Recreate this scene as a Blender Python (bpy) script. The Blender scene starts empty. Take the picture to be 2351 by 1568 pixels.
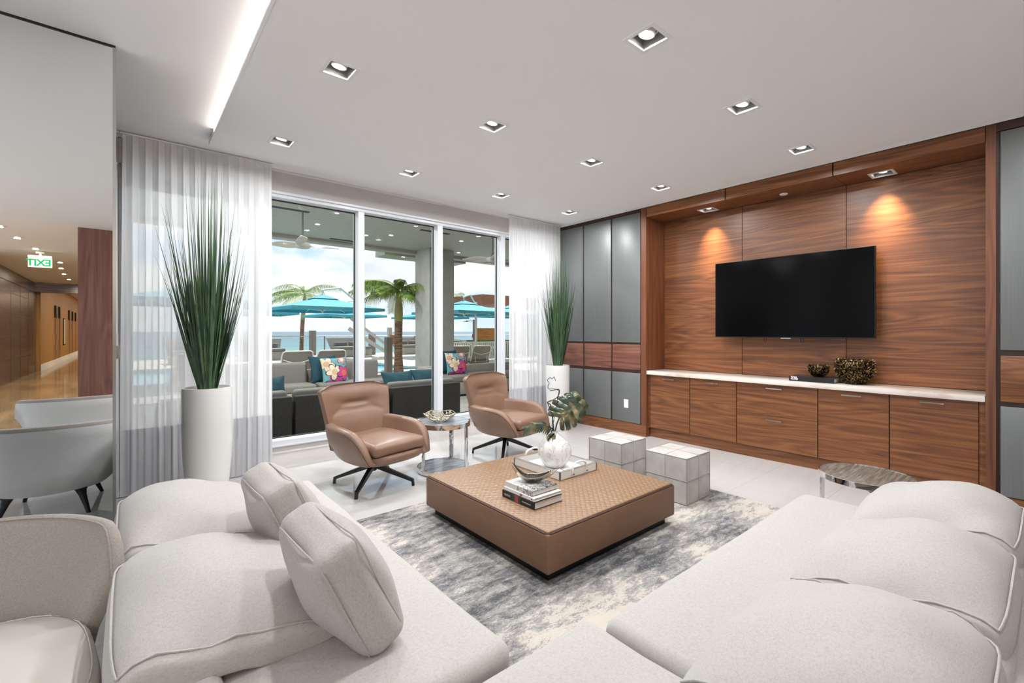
import bpy, bmesh, math, random
from mathutils import Vector, Matrix
R_ = random.Random(7)
PI = math.pi
SC = bpy.context.scene
COL = SC.collection

# ------------------------------------------------------------ camera, sky, sun, exposure
FPX, YAW = 1045.0, math.atan(879.5 / 1045.0)
cam = bpy.data.cameras.new('camera'); camo = bpy.data.objects.new('camera', cam); COL.objects.link(camo)
cam.sensor_width = 36.0; cam.lens = 36.0 * FPX / 2351.0
cam.shift_y = -(784.0 - 761.0) / 2351.0
cam.clip_start = 0.02; cam.clip_end = 20000
camo.location = (0, 0, 1.38); camo.rotation_euler = (PI / 2, 0, -YAW)
SC.camera = camo
SC.view_settings.view_transform = 'Standard'; SC.view_settings.look = 'None'
SC.view_settings.gamma = 1.0; SC.view_settings.use_curve_mapping = False
SC.view_settings.exposure = 0.27
SC.cycles.use_denoising = True
SC.cycles.max_bounces = 12; SC.cycles.diffuse_bounces = 6; SC.cycles.glossy_bounces = 5
SC.cycles.transparent_max_bounces = 24; SC.cycles.transmission_bounces = 8
SC.cycles.sample_clamp_indirect = 8.0; SC.cycles.caustics_reflective = False; SC.cycles.caustics_refractive = False

def lin(c):
    return tuple(((x / 255.0) / 12.92 if x / 255.0 <= 0.04045 else ((x / 255.0 + 0.055) / 1.055) ** 2.4) for x in c) + (1.0,)

def make_world():
    w = bpy.data.worlds.new('sky'); SC.world = w; w.use_nodes = True
    nt = w.node_tree; N = nt.nodes; L = nt.links; N.clear()
    out = N.new('ShaderNodeOutputWorld'); bg = N.new('ShaderNodeBackground'); L.new(bg.outputs[0], out.inputs[0])
    tc = N.new('ShaderNodeTexCoord'); sep = N.new('ShaderNodeSeparateXYZ'); L.new(tc.outputs['Generated'], sep.inputs[0])
    g = N.new('ShaderNodeValToRGB'); L.new(sep.outputs['Z'], g.inputs[0])
    e = g.color_ramp.elements
    e[0].position = 0.0; e[0].color = lin((208, 222, 236)); e[1].position = 0.5; e[1].color = lin((120, 172, 220))
    a = e.new(0.12); a.color = lin((176, 208, 234))
    mp = N.new('ShaderNodeMapping'); mp.inputs['Scale'].default_value = (1, 1, 2.2); mp.inputs['Location'].default_value = (0.63, 0.2, 0.1)
    L.new(tc.outputs['Generated'], mp.inputs[0])
    n = N.new('ShaderNodeTexNoise'); n.inputs['Scale'].default_value = 4.2; n.inputs['Detail'].default_value = 9; n.inputs['Roughness'].default_value = 0.56
    L.new(mp.outputs[0], n.inputs[0])
    r = N.new('ShaderNodeValToRGB'); r.color_ramp.elements[0].position = 0.40; r.color_ramp.elements[1].position = 0.52
    L.new(n.outputs[0], r.inputs[0])
    mp2 = N.new('ShaderNodeMapping'); mp2.inputs['Scale'].default_value = (1, 1, 2.2); mp2.inputs['Location'].default_value = (0.63, 0.2, 0.22)
    L.new(tc.outputs['Generated'], mp2.inputs[0])
    n2 = N.new('ShaderNodeTexNoise'); n2.inputs['Scale'].default_value = 4.2; n2.inputs['Detail'].default_value = 5
    L.new(mp2.outputs[0], n2.inputs[0])
    c = N.new('ShaderNodeValToRGB'); c.color_ramp.elements[0].position = 0.38; c.color_ramp.elements[0].color = lin((252, 251, 250))
    c.color_ramp.elements[1].position = 0.72; c.color_ramp.elements[1].color = lin((208, 211, 217)); L.new(n2.outputs[0], c.inputs[0])
    mx = N.new('ShaderNodeMix'); mx.data_type = 'RGBA'
    L.new(r.outputs[0], mx.inputs['Factor']); L.new(g.outputs[0], mx.inputs[6]); L.new(c.outputs[0], mx.inputs[7])
    L.new(mx.outputs[2], bg.inputs[0]); bg.inputs[1].default_value = 1.15
make_world()

sun = bpy.data.lights.new('sun', 'SUN'); suno = bpy.data.objects.new('sun', sun); COL.objects.link(suno)
sun.energy = 5.5; sun.angle = 0.01; sun.color = (1.0, 0.96, 0.9)
suno.rotation_euler = Vector((-0.42, -0.30, -0.86)).to_track_quat('-Z', 'Y').to_euler()
DOWNLIGHT_W = 14.5

# ------------------------------------------------------------ mesh helpers
class MB:
    def __init__(s):
        s.v = []; s.f = []; s.m = []
    def add(s, vs, fs, m=0, M=None):
        o = len(s.v)
        s.v += [tuple(M @ Vector(p)) if M else tuple(p) for p in vs]
        s.f += [tuple(i + o for i in f) for f in fs]; s.m += [m] * len(fs)
        return s
    def box(s, x0, x1, y0, y1, z0, z1, m=0, M=None):
        v = [(x0, y0, z0), (x1, y0, z0), (x1, y1, z0), (x0, y1, z0), (x0, y0, z1), (x1, y0, z1), (x1, y1, z1), (x0, y1, z1)]
        return s.add(v, [(0, 3, 2, 1), (4, 5, 6, 7), (0, 1, 5, 4), (1, 2, 6, 5), (2, 3, 7, 6), (3, 0, 4, 7)], m, M)
    def rbox(s, x0, x1, y0, y1, z0, z1, r=0.01, seg=2, m=0, M=None):
        bm = bmesh.new(); bmesh.ops.create_cube(bm, size=1.0)
        for v in bm.verts:
            v.co = Vector(((x0 + x1) / 2 + v.co.x * (x1 - x0), (y0 + y1) / 2 + v.co.y * (y1 - y0), (z0 + z1) / 2 + v.co.z * (z1 - z0)))
        bmesh.ops.bevel(bm, geom=bm.edges[:], offset=r, segments=seg, profile=0.5, affect='EDGES')
        bm.verts.index_update()
        s.add([v.co.copy() for v in bm.verts], [tuple(v.index for v in f.verts) for f in bm.faces], m, M); bm.free()
        return s
    def loft(s, rings, m=0, closed=True, caps=True, M=None):
        n = len(rings[0]); vs = [p for r in rings for p in r]; fs = []
        for i in range(len(rings) - 1):
            for j in range(n if closed else n - 1):
                k = (j + 1) % n
                fs.append((i * n + j, i * n + k, (i + 1) * n + k, (i + 1) * n + j))
        if caps and closed:
            fs.append(tuple(reversed(range(n)))); b = (len(rings) - 1) * n; fs.append(tuple(range(b, b + n)))
        return s.add(vs, fs, m, M)
    def lathe(s, prof, cx=0, cy=0, n=32, m=0, M=None, caps=True):
        return s.loft([[(cx + r * math.cos(2 * PI * i / n), cy + r * math.sin(2 * PI * i / n), z) for i in range(n)] for r, z in prof], m, True, caps, M)
    def cyl(s, cx, cy, z0, z1, r0, r1=None, n=20, m=0, M=None):
        return s.lathe([(r0, z0), (r0 if r1 is None else r1, z1)], cx, cy, n, m, M)
    def tube(s, pts, r, n=8, m=0, M=None, flat=1.0, loop=False):
        P = [Vector(p) for p in pts]; k = len(P)
        rr = r if isinstance(r, (list, tuple)) else [r] * k
        T = []
        for i in range(k):
            a = P[i - 1] if (i > 0 or loop) else P[i]; b = P[(i + 1) % k] if (i < k - 1 or loop) else P[i]
            d = b - a; T.append(d.normalized() if d.length > 1e-9 else Vector((0, 0, 1)))
        up = Vector((0, 0, 1)) if abs(T[0].z) < 0.9 else Vector((1, 0, 0))
        u = (up - T[0] * up.dot(T[0])).normalized(); rings = []
        for i in range(k):
            u = (u - T[i] * u.dot(T[i])); u = u.normalized() if u.length > 1e-6 else Vector((1, 0, 0))
            w = T[i].cross(u)
            rings.append([P[i] + (u * math.cos(2 * PI * j / n) * flat + w * math.sin(2 * PI * j / n)) * rr[i] for j in range(n)])
        if loop: rings.append(rings[0])
        return s.loft(rings, m, True, not loop, M)
    def bar(s, p0, p1, w, h, m=0, up=(0, 0, 1), w1=None, h1=None):
        a, b = Vector(p0), Vector(p1); d = (b - a).normalized(); u = Vector(up); u = (u - d * u.dot(d)).normalized(); x = d.cross(u)
        w1 = w if w1 is None else w1; h1 = h if h1 is None else h1
        f = lambda c, w, h: [c + x * w / 2 * i + u * h / 2 * j for i, j in ((-1, -1), (1, -1), (1, 1), (-1, 1))]
        return s.loft([f(a, w, h), f(b, w1, h1)], m)
    def prism(s, poly, z0, z1, m=0, M=None):
        return s.loft([[(x, y, z0) for x, y in poly], [(x, y, z1) for x, y in poly]], m, True, True, M)
    def soft(s, c, h, r, crown=0.0, n=10, m=0, M=None, wob=0.0, seed=0, crown_all=False):
        hx, hy, hz = h; vs = []; fs = []; key = {}
        def ax(H):
            q = [-H, -H + r * 0.12, -H + r * 0.35, -H + r * 0.65, -H + r]
            k = max(2, n); q += [-(H - r) + 2 * (H - r) * i / k for i in range(1, k)]
            return q + [H - r, H - r * 0.65, H - r * 0.35, H - r * 0.12, H]
        A, B, C = ax(hx), ax(hy), ax(hz); rng = random.Random(seed); ph = [rng.uniform(0, 6.28) for _ in range(8)]
        def pt(x, y, z):
            q = Vector((max(-hx + r, min(hx - r, x)), max(-hy + r, min(hy - r, y)), max(-hz + r, min(hz - r, z))))
            d = Vector((x, y, z)) - q
            p = q + (d.normalized() * r if d.length > 1e-9 else Vector())
            k = (1 - (x / hx) ** 2) * (1 - (y / hy) ** 2)
            p.z += crown * k * (1 if z > 0 else (-1 if crown_all else 0)) * abs(z) / hz
            if crown_all:
                p.x *= 1 - 0.085 * (1 - (y / hy) ** 2) ** 1.6 * (x / hx) ** 2 * (0.6 + 0.4 * (z / hz) ** 2); p.y *= 1 - 0.085 * (1 - (x / hx) ** 2) ** 1.6 * (y / hy) ** 2 * (0.6 + 0.4 * (z / hz) ** 2)
            if wob:
                p += Vector((math.sin(y * 13 + z * 9 + ph[0]), math.sin(x * 14 + z * 8 + ph[1]), math.sin(x * 12 + y * 10 + ph[2]) + 0.5 * math.sin(x * 27 - y * 19 + ph[3]))) * wob
            return p + Vector(c)
        def vid(x, y, z):
            k = (round(x, 6), round(y, 6), round(z, 6))
            if k not in key: key[k] = len(vs); vs.append(pt(x, y, z))
            return key[k]
        def face(U, V, f, flip):
            for i in range(len(U) - 1):
                for j in range(len(V) - 1):
                    q = [vid(*f(U[i], V[j])), vid(*f(U[i + 1], V[j])), vid(*f(U[i + 1], V[j + 1])), vid(*f(U[i], V[j + 1]))]
                    fs.append(tuple(reversed(q)) if flip else tuple(q))
        face(A, B, lambda a, b: (a, b, hz), False); face(A, B, lambda a, b: (a, b, -hz), True)
        face(A, C, lambda a, b: (a, -hy, b), False); face(A, C, lambda a, b: (a, hy, b), True)
        face(B, C, lambda a, b: (hx, a, b), False); face(B, C, lambda a, b: (-hx, a, b), True)
        return s.add(vs, fs, m, M)
    def build(s, name, mats, parent=None, smooth=None, loc=None, **props):
        me = bpy.data.meshes.new(name); me.from_pydata(s.v, [], s.f)
        for mm in (mats if isinstance(mats, (list, tuple)) else [mats]): me.materials.append(mm)
        me.polygons.foreach_set('material_index', s.m)
        if smooth is not None:
            me.polygons.foreach_set('use_smooth', [True] * len(s.f)); me.set_sharp_from_angle(angle=math.radians(smooth))
        me.validate(); me.update()
        o = bpy.data.objects.new(name, me); COL.objects.link(o)
        if parent: o.parent = parent
        if loc: o.location = loc
        for k, v in props.items(): o[k] = v
        return o

def thing(name, label, cat, loc=(0, 0, 0), rz=0.0, group=None):
    o = bpy.data.objects.new(name, None); COL.objects.link(o); o.empty_display_size = 0.1
    o.location = loc; o.rotation_euler = (0, 0, rz); o['label'] = label; o['category'] = cat
    if group: o['group'] = group
    return o
def tag(o, label, cat, group=None, kind=None):
    o['label'] = label; o['category'] = cat
    if group: o['group'] = group
    if kind: o['kind'] = kind
    return o
def dup(root, loc=None, rz=None, label=None, parent=None):
    c = root.copy(); COL.objects.link(c)
    if parent is not None: c.parent = parent
    if loc is not None: c.location = loc
    if rz is not None: c.rotation_euler = (0, 0, rz)
    if label: c['label'] = label
    for ch in list(root.children): dup(ch, parent=c)
    return c
def S(name, mb, mat, smooth=None, parent=None):
    o = mb.build(name, mat, parent, smooth); o['kind'] = 'structure'; return o
def box(*a): return MB().box(*a)
def T(x, y, z, rx=0, ry=0, rz=0):
    return Matrix.Translation((x, y, z)) @ Matrix.Rotation(rz, 4, 'Z') @ Matrix.Rotation(ry, 4, 'Y') @ Matrix.Rotation(rx, 4, 'X')
def text_mesh(name, body, size, mat, parent, M, depth=0.0006, spacing=1.0, line=1.0, align='LEFT', bold=0.0):
    cu = bpy.data.curves.new(name, 'FONT'); cu.body = body; cu.size = size; cu.extrude = depth; cu.offset = bold
    cu.space_character = spacing; cu.space_line = line; cu.align_x = align
    to = bpy.data.objects.new(name, cu); COL.objects.link(to)
    dg = bpy.context.evaluated_depsgraph_get(); me = bpy.data.meshes.new_from_object(to.evaluated_get(dg))
    bpy.data.objects.remove(to); o = bpy.data.objects.new(name, me); COL.objects.link(o)
    me.materials.clear(); me.materials.append(mat); o.parent = parent; o.matrix_local = M
    return o

def smooth_path(P, k=5):
    P = [Vector(p) for p in P]; out = []
    for i in range(len(P) - 1):
        p0, p1, p2, p3 = P[max(i - 1, 0)], P[i], P[i + 1], P[min(i + 2, len(P) - 1)]
        for j in range(k):
            t = j / k; out.append(0.5 * ((2 * p1) + (p2 - p0) * t + (2 * p0 - 5 * p1 + 4 * p2 - p3) * t * t + (3 * p1 - p0 - 3 * p2 + p3) * t ** 3))
    return out + [P[-1]]

# ------------------------------------------------------------ materials
def mat(name, col, rough=0.5, metal=0.0, spec=0.5, noise=None, bump=None, sheen=0.0, coat=0.0, ior=None):
    """noise=(scale xyz, colour2, lo, hi, detail) mixes a second colour; bump=(scale xyz, strength, distance)."""
    m = bpy.data.materials.new(name); m.use_nodes = True; nt = m.node_tree; b = nt.nodes['Principled BSDF']
    b.inputs['Base Color'].default_value = lin(col); b.inputs['Roughness'].default_value = rough
    b.inputs['Metallic'].default_value = metal; b.inputs['Specular IOR Level'].default_value = spec
    if ior: b.inputs['IOR'].default_value = ior
    if sheen: b.inputs['Sheen Weight'].default_value = sheen
    if coat: b.inputs['Coat Weight'].default_value = coat; b.inputs['Coat Roughness'].default_value = 0.05
    if noise or bump:
        tc = nt.nodes.new('ShaderNodeTexCoord')
    if noise:
        sc, c2, lo, hi, det = noise
        f = tex_noise(nt, tc, sc, det); rp = ramp(nt, f, [(lo, col), (hi, c2)]); nt.links.new(rp, b.inputs['Base Color'])
    if bump:
        sc, st, di = bump
        f = tex_noise(nt, tc, sc, 3); add_bump(nt, f, b, st, di)
    return m
def tex_noise(nt, tc, sc, det=4, dist=0.0, rough=0.5):
    mp = nt.nodes.new('ShaderNodeMapping'); nt.links.new(tc.outputs['Object'], mp.inputs[0])
    mp.inputs['Scale'].default_value = sc if isinstance(sc, (tuple, list)) else (sc, sc, sc)
    n = nt.nodes.new('ShaderNodeTexNoise'); n.inputs['Scale'].default_value = 1.0; n.inputs['Detail'].default_value = det
    n.inputs['Distortion'].default_value = dist; n.inputs['Roughness'].default_value = rough
    nt.links.new(mp.outputs[0], n.inputs[0]); return n.outputs[0]
def ramp(nt, fac, stops):
    r = nt.nodes.new('ShaderNodeValToRGB'); e = r.color_ramp.elements
    e[0].position = stops[0][0]; e[0].color = lin(stops[0][1]); e[1].position = stops[-1][0]; e[1].color = lin(stops[-1][1])
    for p, c in stops[1:-1]:
        x = e.new(p); x.color = lin(c)
    nt.links.new(fac, r.inputs[0]); return r.outputs[0]
def add_bump(nt, f, b, st, di):
    bp = nt.nodes.new('ShaderNodeBump'); bp.inputs['Strength'].default_value = st; bp.inputs['Distance'].default_value = di
    nt.links.new(f, bp.inputs['Height']); nt.links.new(bp.outputs[0], b.inputs['Normal'])
def mixc(nt, fac, a, b, mode='MIX'):
    mx = nt.nodes.new('ShaderNodeMix'); mx.data_type = 'RGBA'; mx.blend_type = mode
    for v, i in ((fac, 'Factor'), (a, 6), (b, 7)):
        if hasattr(v, 'links'): nt.links.new(v, mx.inputs[i])
        elif i == 'Factor': mx.inputs[i].default_value = v
        else: mx.inputs[i].default_value = lin(v)
    return mx.outputs[2]
def math_n(nt, op, a, b=0.0):
    n = nt.nodes.new('ShaderNodeMath'); n.operation = op
    for v, i in ((a, 0), (b, 1)):
        if hasattr(v, 'links'): nt.links.new(v, n.inputs[i])
        else: n.inputs[i].default_value = v
    return n.outputs[0]
def wood(name, dark, mid, light, axis='y', rough=0.38, spec=0.5, seed=0.0, figure=1.0):
    """veneer with its grain along the given object axis"""
    m = bpy.data.materials.new(name); m.use_nodes = True; nt = m.node_tree; b = nt.nodes['Principled BSDF']
    tc = nt.nodes.new('ShaderNodeTexCoord')
    def sc(along, across):
        return {'y': (across, along, across), 'z': (across, across, along), 'x': (along, across, across)}[axis]
    mp = nt.nodes.new('ShaderNodeMapping'); nt.links.new(tc.outputs['Object'], mp.inputs[0]); mp.inputs['Scale'].default_value = sc(0.30, 3.6)
    mp.inputs['Location'].default_value = (seed, seed * 1.7, seed * 2.3)
    n = nt.nodes.new('ShaderNodeTexNoise'); n.inputs['Scale'].default_value = 1.0; n.inputs['Detail'].default_value = 2.0; n.inputs['Distortion'].default_value = 0.4
    nt.links.new(mp.outputs[0], n.inputs[0])
    w = math_n(nt, 'FRACT', math_n(nt, 'MULTIPLY', n.outputs[0], 17.0 * figure))
    w = math_n(nt, 'ABSOLUTE', math_n(nt, 'SUBTRACT', w, 0.5)); w = math_n(nt, 'MULTIPLY', w, 2.0)
    fine = tex_noise(nt, tc, sc(2.2, 130), 3); mid_n = tex_noise(nt, tc, sc(0.7, 26), 3, 0.3)
    f = math_n(nt, 'ADD', math_n(nt, 'MULTIPLY', w, 0.20), math_n(nt, 'MULTIPLY', fine, 0.36))
    f = math_n(nt, 'ADD', f, math_n(nt, 'MULTIPLY', mid_n, 0.50))
    c = ramp(nt, f, [(0.30, dark), (0.52, mid), (0.76, light)]); nt.links.new(c, b.inputs['Base Color'])
    b.inputs['Roughness'].default_value = rough; b.inputs['Specular IOR Level'].default_value = spec
    return m
def fabric(name, col, col2, scale=420.0, rough=0.9, bump=0.25, slub=True, sheen=0.15):
    m = bpy.data.materials.new(name); m.use_nodes = True; nt = m.node_tree; b = nt.nodes['Principled BSDF']
    tc = nt.nodes.new('ShaderNodeTexCoord')
    a = tex_noise(nt, tc, (scale, scale * 0.12, scale * 0.3), 2); c = tex_noise(nt, tc, (scale * 0.12, scale, scale * 0.3), 2)
    d = tex_noise(nt, tc, (scale * 0.2, scale * 0.2, scale), 2)
    f = math_n(nt, 'ADD', math_n(nt, 'ADD', a, c), d); f = math_n(nt, 'MULTIPLY', f, 0.333)
    nt.links.new(ramp(nt, f, [(0.36, col2), (0.56, col)]), b.inputs['Base Color'])
    b.inputs['Roughness'].default_value = rough; b.inputs['Specular IOR Level'].default_value = 0.2; b.inputs['Sheen Weight'].default_value = sheen
    big = tex_noise(nt, tc, 7.0, 3, 0.6)
    h = math_n(nt, 'ADD', math_n(nt, 'MULTIPLY', f, 0.25), math_n(nt, 'MULTIPLY', big, 0.7)); add_bump(nt, h, b, bump, 0.006)
    return m
def emis(name, col, st):
    m = bpy.data.materials.new(name); m.use_nodes = True; nt = m.node_tree; nt.nodes.clear()
    o = nt.nodes.new('ShaderNodeOutputMaterial'); e = nt.nodes.new('ShaderNodeEmission'); e.inputs[0].default_value = lin(col); e.inputs[1].default_value = st
    nt.links.new(e.outputs[0], o.inputs[0]); return m
def sheer(name, col, dens, trans=0.5):
    """woven sheer: part of the light passes straight through, the rest scatters in the yarn"""
    m = bpy.data.materials.new(name); m.use_nodes = True; nt = m.node_tree; nt.nodes.clear()
    o = nt.nodes.new('ShaderNodeOutputMaterial'); d = nt.nodes.new('ShaderNodeBsdfDiffuse'); t = nt.nodes.new('ShaderNodeBsdfTranslucent')
    d.inputs[0].default_value = lin(col); t.inputs[0].default_value = lin(col)
    a = nt.nodes.new('ShaderNodeMixShader'); a.inputs[0].default_value = trans
    nt.links.new(d.outputs[0], a.inputs[1]); nt.links.new(t.outputs[0], a.inputs[2])
    p = nt.nodes.new('ShaderNodeBsdfTransparent'); x = nt.nodes.new('ShaderNodeMixShader'); x.inputs[0].default_value = dens
    nt.links.new(p.outputs[0], x.inputs[1]); nt.links.new(a.outputs[0], x.inputs[2]); nt.links.new(x.outputs[0], o.inputs[0]); return m
def glass(name, tint=(246, 250, 249), refl=1.0):
    m = bpy.data.materials.new(name); m.use_nodes = True; nt = m.node_tree; nt.nodes.clear()
    o = nt.nodes.new('ShaderNodeOutputMaterial'); p = nt.nodes.new('ShaderNodeBsdfTransparent'); p.inputs[0].default_value = lin(tint)
    g = nt.nodes.new('ShaderNodeBsdfGlossy'); g.inputs[1].default_value = 0.0
    f = nt.nodes.new('ShaderNodeFresnel'); f.inputs[0].default_value = 1.25
    k = math_n(nt, 'MULTIPLY', f.outputs[0], refl)
    x = nt.nodes.new('ShaderNodeMixShader'); nt.links.new(k, x.inputs[0]); nt.links.new(p.outputs[0], x.inputs[1]); nt.links.new(g.outputs[0], x.inputs[2])
    nt.links.new(x.outputs[0], o.inputs[0]); return m

M_ = {}
M_['ceil'] = mat('ceiling_paint', (243, 243, 244), 0.85, spec=0.2)
M_['white'] = mat('white_paint', (236, 236, 237), 0.5)
M_['frame'] = mat('window_frame', (226, 229, 234), 0.35)
M_['gasket'] = mat('gasket', (22, 24, 26), 0.5)
M_['fascia'] = mat('fascia_fabric', (206, 201, 199), 0.9, noise=((260, 260, 260), (190, 185, 182), 0.4, 0.6, 2))
M_['stone'] = mat('white_stone', (228, 226, 223), 0.18, noise=((1.2, 5, 5), (214, 211, 207), 0.45, 0.65, 5))
M_['walnut'] = wood('walnut_panel', (80, 47, 29), (119, 73, 42), (148, 97, 57), 'y', seed=0.4)
M_['walnut2'] = wood('walnut_cabinet', (80, 46, 29), (119, 73, 42), (148, 97, 57), 'y', seed=3.1)
M_['walnut_z'] = wood('walnut_post', (82, 46, 28), (112, 66, 40), (134, 84, 54), 'z', seed=1.2, figure=0.5)
M_['walnut_red'] = wood('walnut_red', (92, 54, 44), (122, 77, 62), (146, 98, 80), 'y', seed=5.0, figure=0.7)
M_['walnut_dark'] = mat('walnut_dark', (62, 36, 26), 0.4)
M_['greypanel'] = mat('grey_metallic_panel', (120, 123, 122), 0.46, metal=0.35, noise=((6, 420, 1.5), (113, 116, 115), 0.4, 0.62, 3))
M_['gap'] = mat('dark_reveal', (26, 22, 20), 0.6)
M_['marble'] = mat('cream_marble', (232, 222, 212), 0.15, noise=((3, 3, 6), (205, 186, 172), 0.5, 0.72, 6))
M_['chrome'] = mat('polished_steel', (226, 226, 226), 0.05, metal=1.0)
M_['steel_soft'] = mat('brushed_steel', (190, 190, 190), 0.25, metal=1.0)
M_['black'] = mat('black_metal', (18, 18, 19), 0.35)
M_['black_plastic'] = mat('black_plastic', (12, 12, 13), 0.3)
M_['screen'] = mat('dark_screen', (8, 8, 9), 0.12, spec=0.08)
M_['mirror'] = mat('mirror_glass', (243, 246, 246), 0.0, metal=1.0)
M_['leather'] = mat('tan_leather', (134, 104, 85), 0.38, spec=0.5, noise=((5, 5, 5), (126, 97, 79), 0.4, 0.7, 3), bump=((60, 60, 60), 0.12, 0.004))
M_['leather_pipe'] = mat('dark_leather_seam', (70, 45, 36), 0.5)
M_['tableleather'] = mat('table_leather', (126, 93, 69), 0.5, noise=((3, 3, 8), (119, 87, 64), 0.4, 0.7, 3), bump=((180, 180, 180), 0.05, 0.002))
M_['sofa'] = fabric('sofa_linen', (187, 184, 180), (170, 166, 162), 620)
M_['sofa_shadow'] = fabric('sofa_base_linen', (185, 182, 178), (169, 165, 161), 620)
M_['pillow'] = fabric('pillow_linen', (180, 175, 171), (161, 155, 150), 620)
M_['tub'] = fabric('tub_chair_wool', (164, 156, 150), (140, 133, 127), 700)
M_['tub_daylit'] = fabric('tub_chair_wool_daylit', (214, 213, 211), (198, 197, 196), 700)  # same wool as the front, with daylight put into a paler colour
M_['tubseat'] = mat('cream_leather', (214, 207, 200), 0.3, bump=((90, 90, 90), 0.05, 0.002))
M_['cube'] = mat('cube_leather', (196, 192, 187), 0.45, noise=((9, 9, 9), (178, 174, 169), 0.4, 0.7, 5))
M_['cubestitch'] = mat('cube_piping', (158, 154, 149), 0.6)
M_['sheer'] = sheer('sheer_curtain', (254, 254, 255), 0.72, 0.35)
M_['band'] = sheer('grey_curtain_band', (212, 212, 216), 0.97, 0.25)
M_['pot'] = mat('white_lacquer_pot', (226, 225, 223), 0.22, coat=0.3)
M_['soil'] = mat('pebble_top', (205, 203, 198), 0.9, bump=((90, 90, 90), 1.0, 0.02))
M_['glass'] = glass('clear_glass')
M_['ceramic'] = mat('white_ceramic', (240, 239, 236), 0.25)
M_['traywhite'] = mat('white_hide_tray', (226, 225, 222), 0.5)
M_['stitch'] = mat('dark_stitching', (112, 108, 103), 0.7)
M_['paper'] = mat('book_pages', (226, 220, 214), 0.8, noise=((1, 1, 900), (196, 190, 184), 0.4, 0.6, 2))
M_['bookblack'] = mat('black_book_cloth', (24, 26, 28), 0.4)
M_['bookwhite'] = mat('white_book_jacket', (232, 231, 228), 0.25)
M_['green'] = mat('green_band', (22, 68, 52), 0.4); M_['red'] = mat('red_band', (168, 62, 82), 0.4)
M_['ink'] = mat('dark_ink', (30, 30, 32), 0.4); M_['whiteink'] = mat('white_ink', (238, 238, 236), 0.5)
M_['leafmetal'] = mat('patina_leaf', (64, 78, 66), 0.22, metal=0.55, noise=((14, 14, 14), (140, 126, 84), 0.45, 0.7, 3))
M_['twig'] = mat('dark_twig', (58, 52, 44), 0.5)
M_['bronze'] = mat('black_bronze', (30, 25, 19), 0.24, metal=0.75, noise=((60, 60, 60), (150, 120, 72), 0.47, 0.66, 2))
M_['silver'] = mat('worn_silver', (206, 198, 180), 0.16, metal=1.0)
M_['silver_dark'] = mat('dark_fluted_silver', (58, 53, 47), 0.5, metal=0.25)
M_['nest'] = mat('champagne_silver', (200, 190, 166), 0.3, metal=0.6)
M_['housing'] = mat('lamp_housing', (150, 149, 147), 0.5)
M_['column_wood'] = wood('mauve_walnut', (100, 66, 58), (126, 86, 76), (146, 104, 92), 'z', seed=2.2, figure=0.6)
M_['lamp_small'] = emis('small_lamp_face', (255, 252, 244), 3.0)
M_['lamp'] = emis('lamp_face', (255, 250, 240), 14.0)
M_['led'] = emis('led_strip', (255, 240, 226), 24.0)
M_['gold'] = mat('gold_wallcovering', (178, 128, 66), 0.45, noise=((40, 40, 1), (160, 112, 56), 0.4, 0.6, 3))
M_['lobbywood'] = mat('lobby_dark_wood', (60, 48, 46), 0.22, noise=((2, 2, 30), (84, 66, 60), 0.4, 0.65, 3))
M_['lobbyfloor'] = mat('lobby_floor', (150, 126, 94), 0.1, noise=((3, 0.7, 1), (118, 98, 74), 0.4, 0.62, 5))
M_['sign_green'] = emis('exit_green', (40, 190, 110), 1.1)
M_['clearplastic'] = mat('sign_acrylic', (214, 236, 222), 0.2)
# leather table top: woven quilt
def quilt():
    m = bpy.data.materials.new('woven_leather_top'); m.use_nodes = True; nt = m.node_tree; b = nt.nodes['Principled BSDF']
    tc = nt.nodes.new('ShaderNodeTexCoord'); mp = nt.nodes.new('ShaderNodeMapping'); nt.links.new(tc.outputs['Object'], mp.inputs[0])
    mp.inputs['Rotation'].default_value = (0, 0, PI / 4); sp = nt.nodes.new('ShaderNodeSeparateXYZ'); nt.links.new(mp.outputs[0], sp.inputs[0])
    a = math_n(nt, 'SINE', math_n(nt, 'MULTIPLY', sp.outputs[0], 2 * PI / 0.062)); c = math_n(nt, 'SINE', math_n(nt, 'MULTIPLY', sp.outputs[1], 2 * PI / 0.062))
    h = math_n(nt, 'MULTIPLY', a, c); h2 = math_n(nt, 'ADD', math_n(nt, 'ABSOLUTE', h), math_n(nt, 'MULTIPLY', h, 0.5))
    nt.links.new(ramp(nt, h2, [(0.0, (134, 105, 80)), (0.7, (154, 124, 96))]), b.inputs['Base Color'])
    b.inputs['Roughness'].default_value = 0.36; b.inputs['Specular IOR Level'].default_value = 0.5
    add_bump(nt, h2, b, 0.42, 0.008); return m
M_['quilt'] = quilt()
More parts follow.
